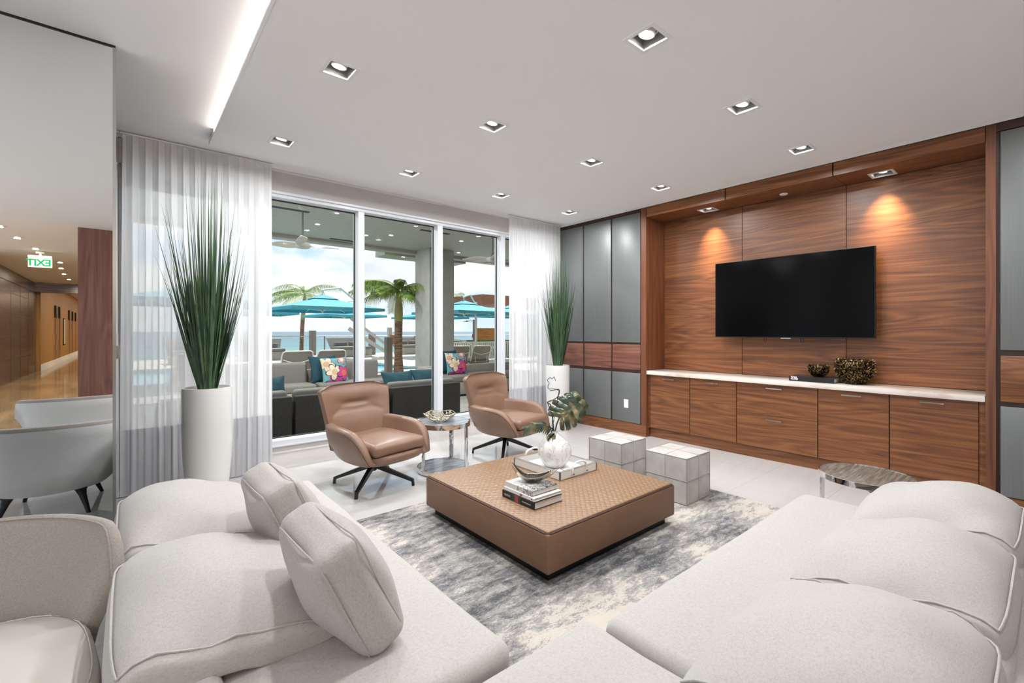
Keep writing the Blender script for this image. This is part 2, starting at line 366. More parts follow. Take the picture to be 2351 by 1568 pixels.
def floor_mat():
    m = bpy.data.materials.new('polished_white_tile'); m.use_nodes = True; nt = m.node_tree; b = nt.nodes['Principled BSDF']
    tc = nt.nodes.new('ShaderNodeTexCoord'); mp = nt.nodes.new('ShaderNodeMapping'); nt.links.new(tc.outputs['Object'], mp.inputs[0])
    br = nt.nodes.new('ShaderNodeTexBrick'); nt.links.new(mp.outputs[0], br.inputs[0])
    br.inputs['Scale'].default_value = 1.0; br.inputs['Brick Width'].default_value = 1.2; br.inputs['Row Height'].default_value = 0.6
    br.inputs['Mortar Size'].default_value = 0.002; br.inputs['Mortar Smooth'].default_value = 0.0
    br.inputs['Color1'].default_value = lin((204, 202, 200)); br.inputs['Color2'].default_value = lin((201, 199, 197)); br.inputs['Mortar'].default_value = lin((180, 177, 174))
    v = tex_noise(nt, tc, (0.8, 9, 1), 6, 0.8); vein = ramp(nt, v, [(0.42, (255, 255, 255)), (0.75, (248, 247, 246))])
    nt.links.new(mixc(nt, 1.0, br.outputs[0], vein, 'MULTIPLY'), b.inputs['Base Color'])
    b.inputs['Roughness'].default_value = 0.05; b.inputs['Specular IOR Level'].default_value = 0.6; return m
M_['floor'] = floor_mat()
def rug_mat():
    m = bpy.data.materials.new('distressed_rug'); m.use_nodes = True; nt = m.node_tree; b = nt.nodes['Principled BSDF']
    tc = nt.nodes.new('ShaderNodeTexCoord')
    big = tex_noise(nt, tc, (1.5, 2.6, 1), 3, 0.3); med = tex_noise(nt, tc, (9, 22, 1), 5, 0.6, 0.62); fine = tex_noise(nt, tc, (60, 110, 1), 6, 0.6, 0.75)
    f = math_n(nt, 'ADD', math_n(nt, 'MULTIPLY', big, 0.62), math_n(nt, 'ADD', math_n(nt, 'MULTIPLY', med, 0.46), math_n(nt, 'MULTIPLY', fine, 0.38)))
    c = ramp(nt, f, [(0.60, (200, 192, 182)), (0.672, (190, 183, 174)), (0.684, (158, 155, 152)), (0.745, (150, 148, 146)), (0.757, (128, 127, 127)), (0.815, (114, 113, 114)), (0.83, (86, 87, 90))])
    nt.links.new(c, b.inputs['Base Color']); b.inputs['Roughness'].default_value = 0.95; b.inputs['Specular IOR Level'].default_value = 0.1
    add_bump(nt, fine, b, 0.4, 0.006); return m
M_['rug'] = rug_mat()
def marble_grey(name, a, b_, c_, sc=(5, 60, 5)):
    m = bpy.data.materials.new(name); m.use_nodes = True; nt = m.node_tree; b = nt.nodes['Principled BSDF']; tc = nt.nodes.new('ShaderNodeTexCoord')
    f = tex_noise(nt, tc, sc, 7, 0.3, 0.62); nt.links.new(ramp(nt, f, [(0.36, a), (0.5, b_), (0.66, c_)]), b.inputs['Base Color'])
    b.inputs['Roughness'].default_value = 0.12; return m
M_['greymarble'] = marble_grey('grey_vein_marble', (96, 102, 110), (134, 138, 144), (182, 184, 188))
M_['brownmarble'] = marble_grey('taupe_vein_marble', (92, 85, 78), (114, 106, 98), (138, 130, 121))
def vase_mat():
    m = bpy.data.materials.new('veined_white_glass'); m.use_nodes = True; nt = m.node_tree; b = nt.nodes['Principled BSDF']; tc = nt.nodes.new('ShaderNodeTexCoord')
    n = tex_noise(nt, tc, (10, 10, 7), 3, 1.8); d = math_n(nt, 'ABSOLUTE', math_n(nt, 'SUBTRACT', n, 0.5))
    n3 = tex_noise(nt, tc, (6, 6, 6), 2, 0.4)
    c = ramp(nt, d, [(0.0, (150, 146, 144)), (0.014, (198, 195, 193)), (0.05, (226, 224, 222))])
    nt.links.new(mixc(nt, math_n(nt, 'MULTIPLY', n3, 0.6), c, (240, 239, 238)), b.inputs['Base Color']); b.inputs['Roughness'].default_value = 0.08; return m
M_['vase'] = vase_mat()
def grass_mat():
    m = bpy.data.materials.new('grass_blade'); m.use_nodes = True; nt = m.node_tree; b = nt.nodes['Principled BSDF']; tc = nt.nodes.new('ShaderNodeTexCoord')
    f = tex_noise(nt, tc, (40, 40, 1.2), 3); nt.links.new(ramp(nt, f, [(0.35, (38, 66, 48)), (0.55, (78, 104, 66)), (0.7, (42, 86, 80))]), b.inputs['Base Color'])
    b.inputs['Roughness'].default_value = 0.4; return m
M_['grass'] = grass_mat()
def photo_mat():
    m = bpy.data.materials.new('photo_jacket'); m.use_nodes = True; nt = m.node_tree; b = nt.nodes['Principled BSDF']; tc = nt.nodes.new('ShaderNodeTexCoord')
    f = tex_noise(nt, tc, (70, 46, 60), 5, 1.0, 0.65); sp = nt.nodes.new('ShaderNodeSeparateXYZ'); nt.links.new(tc.outputs['Object'], sp.inputs[0])
    g = math_n(nt, 'ADD', f, math_n(nt, 'ADD', math_n(nt, 'MULTIPLY', sp.outputs[0], 0.55), math_n(nt, 'MULTIPLY', sp.outputs[1], -1.15)))
    nt.links.new(ramp(nt, g, [(0.45, (214, 213, 211)), (0.52, (176, 173, 170)), (0.55, (70, 66, 64)), (0.61, (170, 166, 162)), (0.68, (50, 46, 44))]), b.inputs['Base Color'])
    b.inputs['Roughness'].default_value = 0.25; return m
M_['photo'] = photo_mat()

M_['terrace'] = mat('bounce_terrace', (238, 236, 232), 0.8)  # unseen side ground, whitened to bounce sunlight onto the ceiling
# ------------------------------------------------------------ room shell
HM, H1 = 2.985, 3.035           # lower and upper ceiling
S('floor', box(-3.0, 6.4, -2.2, 5.10, -0.06, 0.0), M_['floor'])
S('floor_lobby', box(-6.0, 8.0, -46.0, -2.2, -0.06, 0.0), M_['lobbyfloor'])
# dropped ceiling with holes for the downlights
DL = [(x, y) for y in (1.43, 2.82, 4.20) for x in (0.99, 2.175, 3.36, 4.54)]
DL = [d for d in DL if d != (0.99, 1.43)] + [(0.99, 1.43)]
def slab_with_holes(x0, x1, y0, y1, z0, z1, holes, hs):
    mb = MB(); xs = sorted({x0, x1, *[h[0] - hs for h in holes], *[h[0] + hs for h in holes]}); ys = sorted({y0, y1, *[h[1] - hs for h in holes], *[h[1] + hs for h in holes]})
    for i in range(len(xs) - 1):
        for j in range(len(ys) - 1):
            cx, cy = (xs[i] + xs[i + 1]) / 2, (ys[j] + ys[j + 1]) / 2
            if any(abs(cx - h[0]) < hs and abs(cy - h[1]) < hs for h in holes): continue
            mb.add([(xs[i], ys[j], z0), (xs[i], ys[j + 1], z0), (xs[i + 1], ys[j + 1], z0), (xs[i + 1], ys[j], z0)], [(0, 1, 2, 3)])
    return mb
sl = slab_with_holes(0.545, 5.015, -3.4, 4.69, HM, H1, DL, 0.078)
sl.box(0.527, 0.546, -3.4, 4.69, HM, 3.000)                        # lip
sl.box(0.527, 5.015, 4.672, 4.69, HM + 0.001, H1); sl.box(5.0, 5.015, -3.4, 4.672, HM + 0.001, H1); sl.box(0.527, 5.015, -3.41, -3.4, HM, H1)
sl.box(0.527, 0.60, 4.40, 4.672, 2.999, H1); sl.box(0.60, 0.61, -3.4, 4.672, HM + 0.001, H1)
S('ceiling', sl, M_['ceil'])
up = slab_with_holes(-2.8, 5.7, -3.6, 5.32, H1, 3.25, DL, 0.09); up.box(-2.8, 5.7, -3.6, 5.32, 3.25, 3.3)
S('ceiling_upper', up, M_['ceil'])
S('ceiling_lobby', box(-4.0, 8.0, -15.0, -3.6, H1, 3.3), M_['ceil'])
led = box(0.575, 0.598, -3.3, 4.375, 3.003, 3.028).build('cove_light', M_['led'])
tag(led, 'warm light strip hidden in the ceiling cove above the left sofa', 'light')
# window wall
S('wall_back', MB().box(-1.6, 5.2, 5.12, 5.30, 0.0, 0.20).box(-1.6, 5.64, 5.10, 5.32, 2.815, H1 - 0.012).box(-1.6, 0.02, 5.13, 5.30, 0.2, 2.815)
  .box(4.998, 5.64, 5.13, 5.30, 0.2, 2.815), M_['fascia'])
S('baseboard_back', MB().box(-0.055, 5.17, 5.09, 5.12, 0.0, 0.135).box(-0.055, 5.17, 5.082, 5.12, 0.135, 0.146), M_['stone'])
S('trim_1', MB().box(-0.05, 5.19, 5.095, 5.11, H1 - 0.012, H1 - 0.001).box(1.10, 3.10, 5.085, 5.10, H1 - 0.022, H1 - 0.016), M_['white'])
S('trim_2', MB().rbox(-0.05, 5.0, 5.115, 5.29, 0.2, 0.262, 0.004, 1).box(-0.05, 5.0, 5.10, 5.13, 0.198, 0.21), M_['frame'])
S('trim_3', MB().rbox(-0.05, 5.0, 5.115, 5.29, 2.757, 2.815, 0.004, 1).rbox(-0.05, 5.0, 5.088, 5.12, 2.79, 2.815, 0.004, 1), M_['frame'])
MUL = [(-0.05, 0.02), (0.985, 1.06), (2.010, 2.083), (3.055, 3.132), (4.108, 4.181), (4.95, 5.0)]
for i, (a, b) in enumerate(MUL):
    S('trim_%d' % (4 + i), MB().rbox(a, b, 5.12, 5.28, 0.262, 2.757, 0.003, 1), M_['frame'])
for i in range(5):
    a, b = MUL[i][1], MUL[i + 1][0]
    fr = MB()
    for q in ((a, a + 0.008, 0.262, 2.757), (b - 0.008, b, 0.262, 2.757), (a, b, 0.262, 0.27), (a, b, 2.747, 2.757)):
        fr.box(q[0], q[1], 5.225, 5.245, q[2], q[3])
    w = S('window_%d' % (i + 1), fr, M_['gasket'])
    pane = MB().add([(a + 0.004, 5.235, 0.266), (b - 0.004, 5.235, 0.266), (b - 0.004, 5.235, 2.752), (a + 0.004, 5.235, 2.752)], [(0, 1, 2, 3)])
    pane.build('glass_pane', M_['glass'], w)
# mirrored pier on the left
S('wall_left', box(-1.6, -0.075, 3.52, 5.09, 0, H1), M_['white'])
mir = thing('mirror_panel', 'full height mirror wall panel reflecting two pale armchairs and the lobby', 'mirror', (-0.06, 3.5, 0))
box(-1.54, -0.002, 0.0, 0.018, 0.004, H1 - 0.014).build('mirror_face', M_['mirror'], mir)
box(-0.002, 0.0, 0.0, 1.56, 0.004, H1 - 0.006).build('side_face', M_['mirror'], mir)
box(-1.54, 0.0, -0.004, 0.012, H1 - 0.014, H1 - 0.001).build('top_channel', M_['black'], mir)
MB().box(-0.012, 0.003, -0.005, 0.012, 0.004, H1 - 0.014).build('edge_trim', M_['steel_soft'], mir)
MB().box(0.0, 0.014, 0.25, 0.42, 1.21, 1.29).build('glass_clamp', M_['steel_soft'], mir)

# ------------------------------------------------------------ television wall
XR = 5.18
S('wall_right', MB().box(5.64, 5.8, -3.6, 5.32, 0, H1), M_['gap'])
S('wall_right_pier', MB().box(5.205, 5.64, 3.50, 5.10, 0.0, 3.0).box(5.205, 5.64, -3.6, 0.285, 0.0, 3.0), M_['walnut_dark'])
S('trim_10', box(XR - 0.004, 5.64, 3.424, 3.50, 0.146, 3.0), M_['walnut_z'])
S('trim_11', box(XR - 0.004, 5.64, 0.285, 0.342, 0.0, 3.0), M_['walnut_z'])
S('baseboard_right', MB().box(XR - 0.010, 5.25, 3.424, 5.06, 0.0, 0.146).box(XR - 0.010, 5.25, -3.6, 0.285, 0.0, 0.10), M_['walnut'])
S('trim_12', MB().box(XR, 5.21, 3.50, 5.06, 2.962, 3.0).box(XR, 5.21, -3.6, 0.285, 2.94, 3.0).box(XR + 0.012, 5.21, 3.50, 5.06, 0.146, 2.962), M_['walnut_dark'])
S('trim_13', box(XR + 0.012, 5.64, -3.6, 5.08, 3.0, 3.009), M_['gap'])
S('trim_18', box(XR + 0.004, 5.64, -3.6, 5.08, 3.009, H1), M_['ceil'])
# overhead bulkhead of the niche, in three veneer panels, with holes for the two spots
HY = [0.342, 1.363, 2.395, 3.424]
SPOT = [(5.45, 2.73), (5.47, 1.04)]
for i in range(3):
    a, b = HY[i] + 0.002, HY[i + 1] - 0.002
    holes = [s for s in SPOT if a < s[1] < b]
    mb = slab_with_holes(XR, 5.61, a, b, 2.875, 3.0, holes, 0.078); mb.box(XR, XR + 0.02, a, b, 2.876, 3.0); mb.box(XR + 0.02, 5.61, a, b, 2.99, 3.0)
    mb.box(XR, 5.61, a, a + 0.003, 2.876, 3.0); mb.box(XR, 5.61, b - 0.003, b, 2.876, 3.0)
    S('trim_%d' % (14 + i), mb, M_['walnut'])
# back veneer panels
for i, lab in enumerate(('right hand walnut back panel of the television niche', 'middle walnut back panel behind the television', 'left hand walnut back panel of the niche beside the grey panels')):
    a, b = (0.342, 1.36, 2.392, 3.424)[i] + 0.003, (0.342, 1.36, 2.392, 3.424)[i + 1] - 0.003
    mw = wood('walnut_back_%d' % i, (79, 47, 31), (117, 72, 43), (147, 97, 58), 'y', seed=1.7 * i + 0.3)
    o = box(5.612, 5.638, a, b, 0.872, 2.872).build('wood_panel', mw); tag(o, lab, 'wall panel', 'walnut back panels of the niche')
# grey and wood wall panels
def wallpanel(y0, y1, z0, z1, label, wooden=False, grp='wall panels left of the niche', name=None):
    x0 = XR - 0.006 if not wooden else XR + 0.002
    mb = MB().rbox(x0, 5.202, y0, y1, z0, z1, 0.004, 2)
    o = mb.build('wood_panel' if wooden else 'upholstered_panel', M_['walnut_red'] if wooden else M_['greypanel'], None, 30)
    return tag(o, label, 'wall panel', grp)
PY = [(4.512, 5.00), (3.995, 4.488), (3.515, 3.972)]
for (a, b), w in zip(PY, ('beside the right curtain', 'in the middle of the left three columns', 'next to the walnut niche post')):
    wallpanel(a, b, 1.232, 2.955, 'tall grey metallic upper wall panel ' + w)
    wallpanel(a, b, 0.866, 1.204, 'reddish walnut strip panel ' + w, True)
    wallpanel(a, b, 0.152, 0.824, ('lower grey metallic wall panel with white outlet ' if 'post' in w else 'lower grey metallic wall panel ') + w)
wallpanel(-0.62, 0.262, 1.236, 2.93, 'tall grey metallic wall panel right of the niche at the frame edge', grp='wall panels right of the niche')
o = wallpanel(-0.62, 0.262, 0.836, 1.193, 'walnut strip panel right of the niche at the frame edge', True, 'wall panels right of the niche'); o.data.materials[0] = M_['walnut2']
wallpanel(-0.62, 0.262, 0.105, 0.80, 'low grey metallic wall panel right of the niche behind the cushions', grp='wall panels right of the niche')
# outlet
ot = thing('wall_outlet', 'white power outlet on the lower grey panel', 'outlet', (XR - 0.006, 3.735, 0.40))
MB().rbox(-0.007, 0.0, -0.036, 0.036, -0.058, 0.058, 0.003, 1).build('cover_plate', M_['white'], ot)
for dz in (-0.022, 0.022):
    MB().rbox(-0.0095, -0.0065, -0.017, 0.017, dz - 0.015, dz + 0.015, 0.001, 1).build('socket', M_['ceramic'], ot)

# built in cabinets
CY = [(0.382, 0.943), (0.947, 1.498), (1.502, 2.288), (2.292, 2.846), (2.850, 3.398)]
CL = ['walnut cabinet at the right end below the bare counter', 'walnut cabinet below the large textured bowl', 'walnut cabinet with two wide drawers below the television', 'walnut cabinet left of the drawer unit', 'walnut cabinet at the left end beside the niche post']
def handle(par, y, z):
    hd = MB().rbox(-0.030, -0.024, y - 0.078, y + 0.078, z - 0.006, z + 0.006, 0.002, 1)
    for s in (-0.07, 0.07): hd.box(-0.026, 0.0, y + s - 0.005, y + s + 0.005, z - 0.004, z + 0.004)
    hd.build('handle', M_['chrome'], par)
for (a, b), lab in zip(CY, CL):
    t = thing('built_in_cabinet', lab, 'cabinet', (5.222, (a + b) / 2, 0), group='built in cabinets under the television'); h = (b - a) / 2
    box(0.021, 0.38, -h - 0.001, h + 0.001, 0.125, 0.818).build('body', M_['gap'], t)
    mm = wood('walnut_door_%0.2f' % a, (80, 46, 29), (119, 73, 42), (148, 97, 57), 'y', seed=a * 3.3)
    zs = [(0.482, 0.816), (0.128, 0.478)] if 'drawers' in lab else [(0.128, 0.816)]
    for z0, z1 in zs:
        d = MB().rbox(0.0, 0.02, -h + 0.0015, h - 0.0015, z0, z1, 0.0015, 1).build('drawer' if len(zs) > 1 else 'door', mm, t)
        handle(d, 0.0, z1 - 0.042)
S('trim_17', MB().box(5.222, 5.60, 0.343, 0.380, 0.12, 0.818).box(5.222, 5.60, 3.400, 3.423, 0.12, 0.818), M_['walnut2'])
S('baseboard_cabinets', box(5.258, 5.60, 0.343, 3.423, 0.0, 0.118), M_['walnut2'])
o = MB().rbox(XR - 0.004, 5.610, 0.345, 3.421, 0.820, 0.868, 0.003, 2).build('countertop', M_['marble'], None, 30)
tag(o, 'long pale marble countertop over the walnut cabinets', 'countertop')

# television
tv = thing('television', 'large black flat television on the walnut wall', 'television', (5.455, 1.867, 1.757))
MB().rbox(0.0, 0.035, -0.778, 0.778, -0.447, 0.447, 0.006, 2).build('body', M_['black_plastic'], tv)
box(-0.0015, 0.001, -0.770, 0.770, -0.436, 0.440).build('screen', M_['screen'], tv)
MB().box(-0.003, 0.002, -0.05, 0.05, -0.456, -0.446).build('logo_bar', M_['steel_soft'], tv)
box(0.035, 0.157, -0.25, 0.25, -0.2, 0.2).build('wall_mount', M_['black'], tv)
for y in (0.22, -0.15):
    MB().tube([(0.03, y + 0.012, -0.44), (0.03, y + 0.014, -0.485), (0.03, y, -0.497), (0.03, y - 0.012, -0.485), (0.03, y - 0.012, -0.44)], 0.0035, 6).build('cable_loop', M_['black'], tv)

# ------------------------------------------------------------ recessed lights
def make_downlight(label, grp, watts, tilt=(0.0, 0.0)):
    t = thing('recessed_downlight', label, 'ceiling light', (0, 0, 0), group=grp)
    fr = MB(); o, i = 0.096, 0.074
    for a in ((-o, o, -o, -i), (-o, o, i, o), (-o, -i, -i, i), (i, o, -i, i)): fr.box(a[0], a[1], a[2], a[3], -0.004, 0.001)
    fr.build('frame', M_['white'], t)
    hs = MB(); q = 0.0755
    for a in ((-q, q, -q, -q + 0.002), (-q, q, q - 0.002, q), (-q, -q + 0.002, -q, q), (q - 0.002, q, -q, q)): hs.box(a[0], a[1], a[2], a[3], 0.0, 0.095)
    hs.box(-q, q, -q, q, 0.095, 0.1).build('housing', M_['housing'], t)
    M = T(0, 0, 0.05, tilt[0], tilt[1], 0)
    hd = MB().lathe([(0.026, 0.045), (0.040, 0.04), (0.046, 0.0), (0.047, -0.028), (0.040, -0.03), (0.038, -0.022)], n=24, M=M, caps=False).build('lamp_head', M_['white'], t, 40)
    MB().tube([(math.cos(k) * 0.056, math.sin(k) * 0.056, 0.0) for k in [2 * PI * j / 24 for j in range(24)]], 0.004, 6, M=M, loop=True).build('gimbal_ring', M_['white'], t, 40)
    MB().lathe([(0.0385, -0.0235), (0.0385, -0.0205)], n=24, M=M).build('lamp_face', M_['lamp'], t)
    return t
def lamp_light(x, y, z, watts, size=0.07, aim=(0, 0, -1), spread=PI, col=(0.98, 0.985, 1.0)):
    l = bpy.data.lights.new('downlight_beam', 'AREA'); l.shape = 'DISK'; l.size = size; l.energy = watts; l.color = col; l.spread = spread
    o = bpy.data.objects.new('downlight_beam', l); COL.objects.link(o); o.location = (x, y, z); o.rotation_euler = Vector(aim).to_track_quat('-Z', 'Y').to_euler()
    return o
ROW = {1.43: 'nearest row', 2.82: 'middle row', 4.20: 'row along the window'}
POS = {0.99: 'first from the left', 2.175: 'second from the left', 3.36: 'third from the left', 4.54: 'closest to the walnut wall'}
for x in (0.99, 2.175, 3.36, 4.54):
    for y in (0.04,): lamp_light(x, y, HM - 0.004, DOWNLIGHT_W * 0.35)     # added lamps behind the camera, without fixtures, brightening near sofas and ceiling
proto = None
for (x, y) in DL:
    if (x, y) == (0.99, 1.43): lab = 'square recessed downlight in the nearest row, above the left sofa'
    else: lab = 'square recessed ceiling downlight %s in the %s' % (POS[x], ROW[y])
    if proto is None:
        proto = make_downlight(lab, 'recessed ceiling downlights', 0, (0.16, 0.10)); proto.location = (x, y, HM)
    else: dup(proto, (x, y, HM), 0, lab)
    lamp_light(x, y, HM + 0.006, DOWNLIGHT_W)
for (x, y), lab in zip(SPOT, ('recessed spot over the left end of the television niche', 'recessed spot over the right end of the television niche')):
    d = dup(proto, (x, y, 2.875), 0, lab); d['group'] = 'spots in the niche bulkhead'
    lamp_light(x - 0.05, y, 2.90, 4.5, 0.05, (0.36, 0, -1), math.radians(52), (1.0, 0.74, 0.45))
sp = thing('sprinkler_cover', 'small round white sprinkler cover under the niche bulkhead', 'sprinkler', (5.45, 1.885, 2.875))
MB().cyl(0, 0, -0.008, 0.0, 0.036, 0.04, 24).build('cover_disc', M_['white'], sp, 40)

# ------------------------------------------------------------ sectional sofa
def rloop(a, b, r, z, k=6):
    P = []
    for cx, cy, s in ((a - r, b - r, 0), (-a + r, b - r, 1), (-a + r, -b + r, 2), (a - r, -b + r, 3)):
        P += [(cx + r * math.cos(PI / 2 * (s + i / k)), cy + r * math.sin(PI / 2 * (s + i / k)), z) for i in range(k + 1)]
    return P

rug = MB().rbox(0.35, 3.87, 0.45, 3.25, 0.0, 0.012, 0.004, 1).build('area_rug', M_['rug'])
tag(rug, 'distressed grey and cream area rug under the coffee table', 'rug')
sofa = thing('sectional_sofa', 'large off white linen sectional sofa around the coffee table', 'sofa', (0, 0, 0.012))
def seat(c, h, name='seat_cushion', r=0.045, crown=0.018, seed=1):
    return MB().soft(c, h, r, crown, 10, wob=0.0022, seed=seed).build(name, M_['sofa'], sofa, 60)
seat((0.43, 2.055, 0.335), (0.46, 1.010, 0.095), seed=1)
seat((0.57, 0.475, 0.335), (0.60, 0.53, 0.095), seed=2)
seat((2.105, 0.40, 0.335), (0.925, 0.555, 0.095), seed=3)
MB().soft((0.415, 1.52, 0.135), (0.435, 1.53, 0.10), 0.03, 0, 6).soft((2.04, 0.40, 0.135), (0.92, 0.53, 0.10), 0.03, 0, 6).build('base', M_['sofa_shadow'], sofa, 60)
MB().soft((0.085, 1.80, 0.37), (0.105, 1.20, 0.105), 0.035, 0, 8).build('backrest', M_['sofa_shadow'], sofa, 60)
MB().soft((2.0, 0.17, 0.37), (1.15, 0.105, 0.105), 0.035, 0, 8).build('backrest', M_['sofa_shadow'], sofa, 60)
for x, y in ((0.05, 2.9), (0.8, 2.9), (0.8, 1.2), (1.3, 0.85), (2.9, 0.85), (2.9, 0.0), (0.05, 0.05)):
    box(x - 0.03, x + 0.03, y - 0.03, y + 0.03, -0.011, 0.037).build('leg', M_['black'], sofa)

def pillow_shape(w, h, t, p=2.6, q=0.5, pinch=0.05, n=22, seed=0, wr=0.006, sag=0.0):
    """pillow lying in the local xy plane, corners drawn out, thickness along z; returns cushion mesh and its piping loop"""
    rng = random.Random(seed); ph = [rng.uniform(0, 6.28) for _ in range(8)]
    U = [math.sin(PI / 2 * (-1 + 2 * i / n)) for i in range(n + 1)]
    top = MB(); vs = []; fs = []
    def xy(u, v):
        return (w / 2 * u * (1 - pinch * (1 - v * v) * abs(u)) , h / 2 * v * (1 - pinch * (1 - u * u) * abs(v)) - sag * (1 - u * u) * (v > 0) * v)
    for sgn in (1, -1):
        for i, u in enumerate(U):
            for j, v in enumerate(U):
                k = max(0.0, (1 - abs(u) ** p) * (1 - abs(v) ** p)) ** q
                x, y = xy(u, v)
                wob = wr * (math.sin(9 * u + 5 * v + ph[0]) + math.sin(6 * v - 11 * u + ph[1]) * 0.7 + math.sin(15 * u * v + 8 * v + ph[2]) * 0.6) * min(1, k * 2) * (0.4 + abs(u * v) + 0.5 * abs(v))
                vs.append((x, y, sgn * (t / 2 * k + 0.002) + wob))
    m = n + 1; o = m * m
    for i in range(n):
        for j in range(n):
            a, b, c, d = i * m + j, (i + 1) * m + j, (i + 1) * m + j + 1, i * m + j + 1
            fs.append((a, b, c, d)); fs.append((o + d, o + c, o + b, o + a))
    for k in range(n):
        for q0, q1 in (((k, 0), (k + 1, 0)), ((n, k), (n, k + 1)), ((n - k, n), (n - k - 1, n)), ((0, n - k), (0, n - k - 1))):
            a, b = q0[0] * m + q0[1], q1[0] * m + q1[1]; fs.append((b, a, o + a, o + b))
    top.add(vs, fs)
    per = [(u, -1) for u in U[:-1]] + [(1, v) for v in U[:-1]] + [(-u, 1) for u in U[:-1]] + [(-1, -v) for v in U[:-1]]
    return top, [Vector((*xy(u, v), 0)) for u, v in per]
def frame_M(c, xdir, ydir):
    x = Vector(xdir).normalized(); y = Vector(ydir); y = (y - x * y.dot(x)).normalized(); z = x.cross(y)
    M = Matrix((x, y, z)).transposed().to_4x4(); M.translation = Vector(c); return M
def cushion(name, label, cat, c, xd, yd, w, h, t, mt, grp, seed=0, p=2.6, q=0.5, pinch=0.05, wr=0.006, pipe=0.004, sag=0.0):
    o = thing(name, label, cat, (0, 0, 0), group=grp); o.matrix_local = frame_M(c, xd, yd)
    mb, loop = pillow_shape(w, h, t, p, q, pinch, 26, seed, wr, sag)
    mb.build('cover', mt, o, 75)
    MB().tube(loop, pipe, 6, loop=True).build('piping', mt, o, 60)
    return o
def arch_cushion(label, M, w, grp, seed, near=1):
    """box cushion folded over the low backrest: its back half lies on top, its front half drops to the seat"""
    t = thing('back_cushion', label, 'cushion', (0, 0, 0), group=grp); t.matrix_local = M
    rng = random.Random(seed); ph = [rng.uniform(0, 6.28) for _ in range(6)]
    prof = [(0.012, -0.015), (-0.012, 0.03), (-0.008, 0.085), (0.008, 0.120), (0.040, 0.152), (0.09, 0.182), (0.15, 0.202), (0.21, 0.208), (0.27, 0.198), (0.33, 0.178), (0.39, 0.150), (0.45, 0.136), (0.505, 0.108), (0.542, 0.068), (0.553, 0.028), (0.53, 0.0015), (0.42, 0.0015), (0.32, 0.0015), (0.30, 0.045), (0.2, 0.06), (0.1, 0.05), (0.03, 0.0)]
    cx, cz = 0.24, 0.07; rings = []
    ts = [-1.0, -0.985, -0.95, -0.88, -0.76, -0.6, -0.4, -0.2, 0.0, 0.2, 0.4, 0.6, 0.76, 0.88, 0.95, 0.985, 1.0]
    for u in ts:
        a = abs(u); r = []
        sc = 1.0 - 0.15 * a ** 4 - (0.12 * ((a - 0.95) / 0.05) ** 2 if a > 0.95 else 0)
        for i, (p, z) in enumerate(prof):
            top = 4 <= i <= 12
            fold = 0.012 * a ** 6 * math.exp(-((p - 0.35) / 0.03) ** 2) if top else 0
            wr = (0.006 * math.sin(9 * u + 16 * p + ph[0]) + 0.004 * math.sin(23 * p - 6 * u + ph[1]) + 0.004 * math.sin(31 * p + 14 * u + ph[2]) * a) if top else 0
            crown = (0.026 * (1 - u * u) - 0.004 * a) if 3 <= i <= 13 else 0
            fp = max(0.0, min(1.0, (p - 0.02) / 0.18)); fq = max(0.0, min(1.0, (p - 0.33) / 0.07)); fq = fq * fq * (3 - 2 * fq); zz = z * (1 - ((0.16 + 0.42 * fp - 0.10 * fq) * a ** 3.2 if z > 0.02 else 0)) + (crown + wr) * min(1, max(0, z) / 0.1) - fold
            nu_ = u * near; ext = 0.0
            r.append((w / 2 * (u - 0.02 * math.copysign(1, u) * math.cos(4 * p)) + ext, cx + (p - cx) * (1 - ((0.05 if nu_ > 0 else 0.19) * (1 - fp) + 0.03) * a ** 6), max(0.0015, zz) if 15 <= i <= 18 else zz))
        rings.append(r)
    e0 = [(rings[0][0][0] - 0.008, cx + (q[1] - cx) * 0.8, 0.045 + (q[2] - 0.045) * 0.7) for q in rings[0]]; e1 = [(rings[-1][0][0] + 0.008, cx + (q[1] - cx) * 0.8, 0.045 + (q[2] - 0.045) * 0.7) for q in rings[-1]]
    cv = MB().loft([e0] + rings + [e1]).build('cover', M_['sofa'], t, 75); sb = cv.modifiers.new('soften', 'SUBSURF'); sb.levels = sb.render_levels = 1
    pp = MB()
    for k in (2, len(ts) - 3): pp.tube([Vector(rings[k][i]) + Vector((0, 0, 0.002)) for i in range(3, 14)], 0.0034, 6)
    pp.tube([Vector(r[3]) + Vector((0, -0.001, 0.001)) for r in rings[2:-2]], 0.0034, 6)
    pp.build('piping', M_['sofa'], t, 60)
    return t
ML = lambda y: Matrix(((0, 1, 0, -0.045), (-1, 0, 0, y), (0, 0, 1, 0.4475), (0, 0, 0, 1)))
MRt = lambda x: Matrix(((1, 0, 0, x), (0, 1, 0, 0.075), (0, 0, 1, 0.4475), (0, 0, 0, 1)))
arch_cushion('large linen back cushion of the left sofa, nearest to the camera', ML(1.785), 0.76, 'back cushions of the left sofa', 1)
arch_cushion('large linen back cushion of the left sofa, in front of the tall left pot', ML(2.57), 0.80, 'back cushions of the left sofa', 2)
for i, (x, w, lab) in enumerate(((1.43, 0.74, 'white linen back cushion in the bottom right corner, nearest to the camera'), (2.18, 0.73, 'middle one of the three back cushions on the right sofa'), (2.90, 0.68, 'back cushion of the right sofa, farthest right below the grey panel'))):
    arch_cushion(lab, MRt(x), w, 'back cushions of the right sofa', 5 + i, -1)
def dense(P, step=0.02):
    out = []
    for i in range(len(P)):
        a, b = Vector(P[i]), Vector(P[(i + 1) % len(P)]); n = max(1, int((b - a).length / step))
        out += [a.lerp(b, k / n) for k in range(n)]
    return out
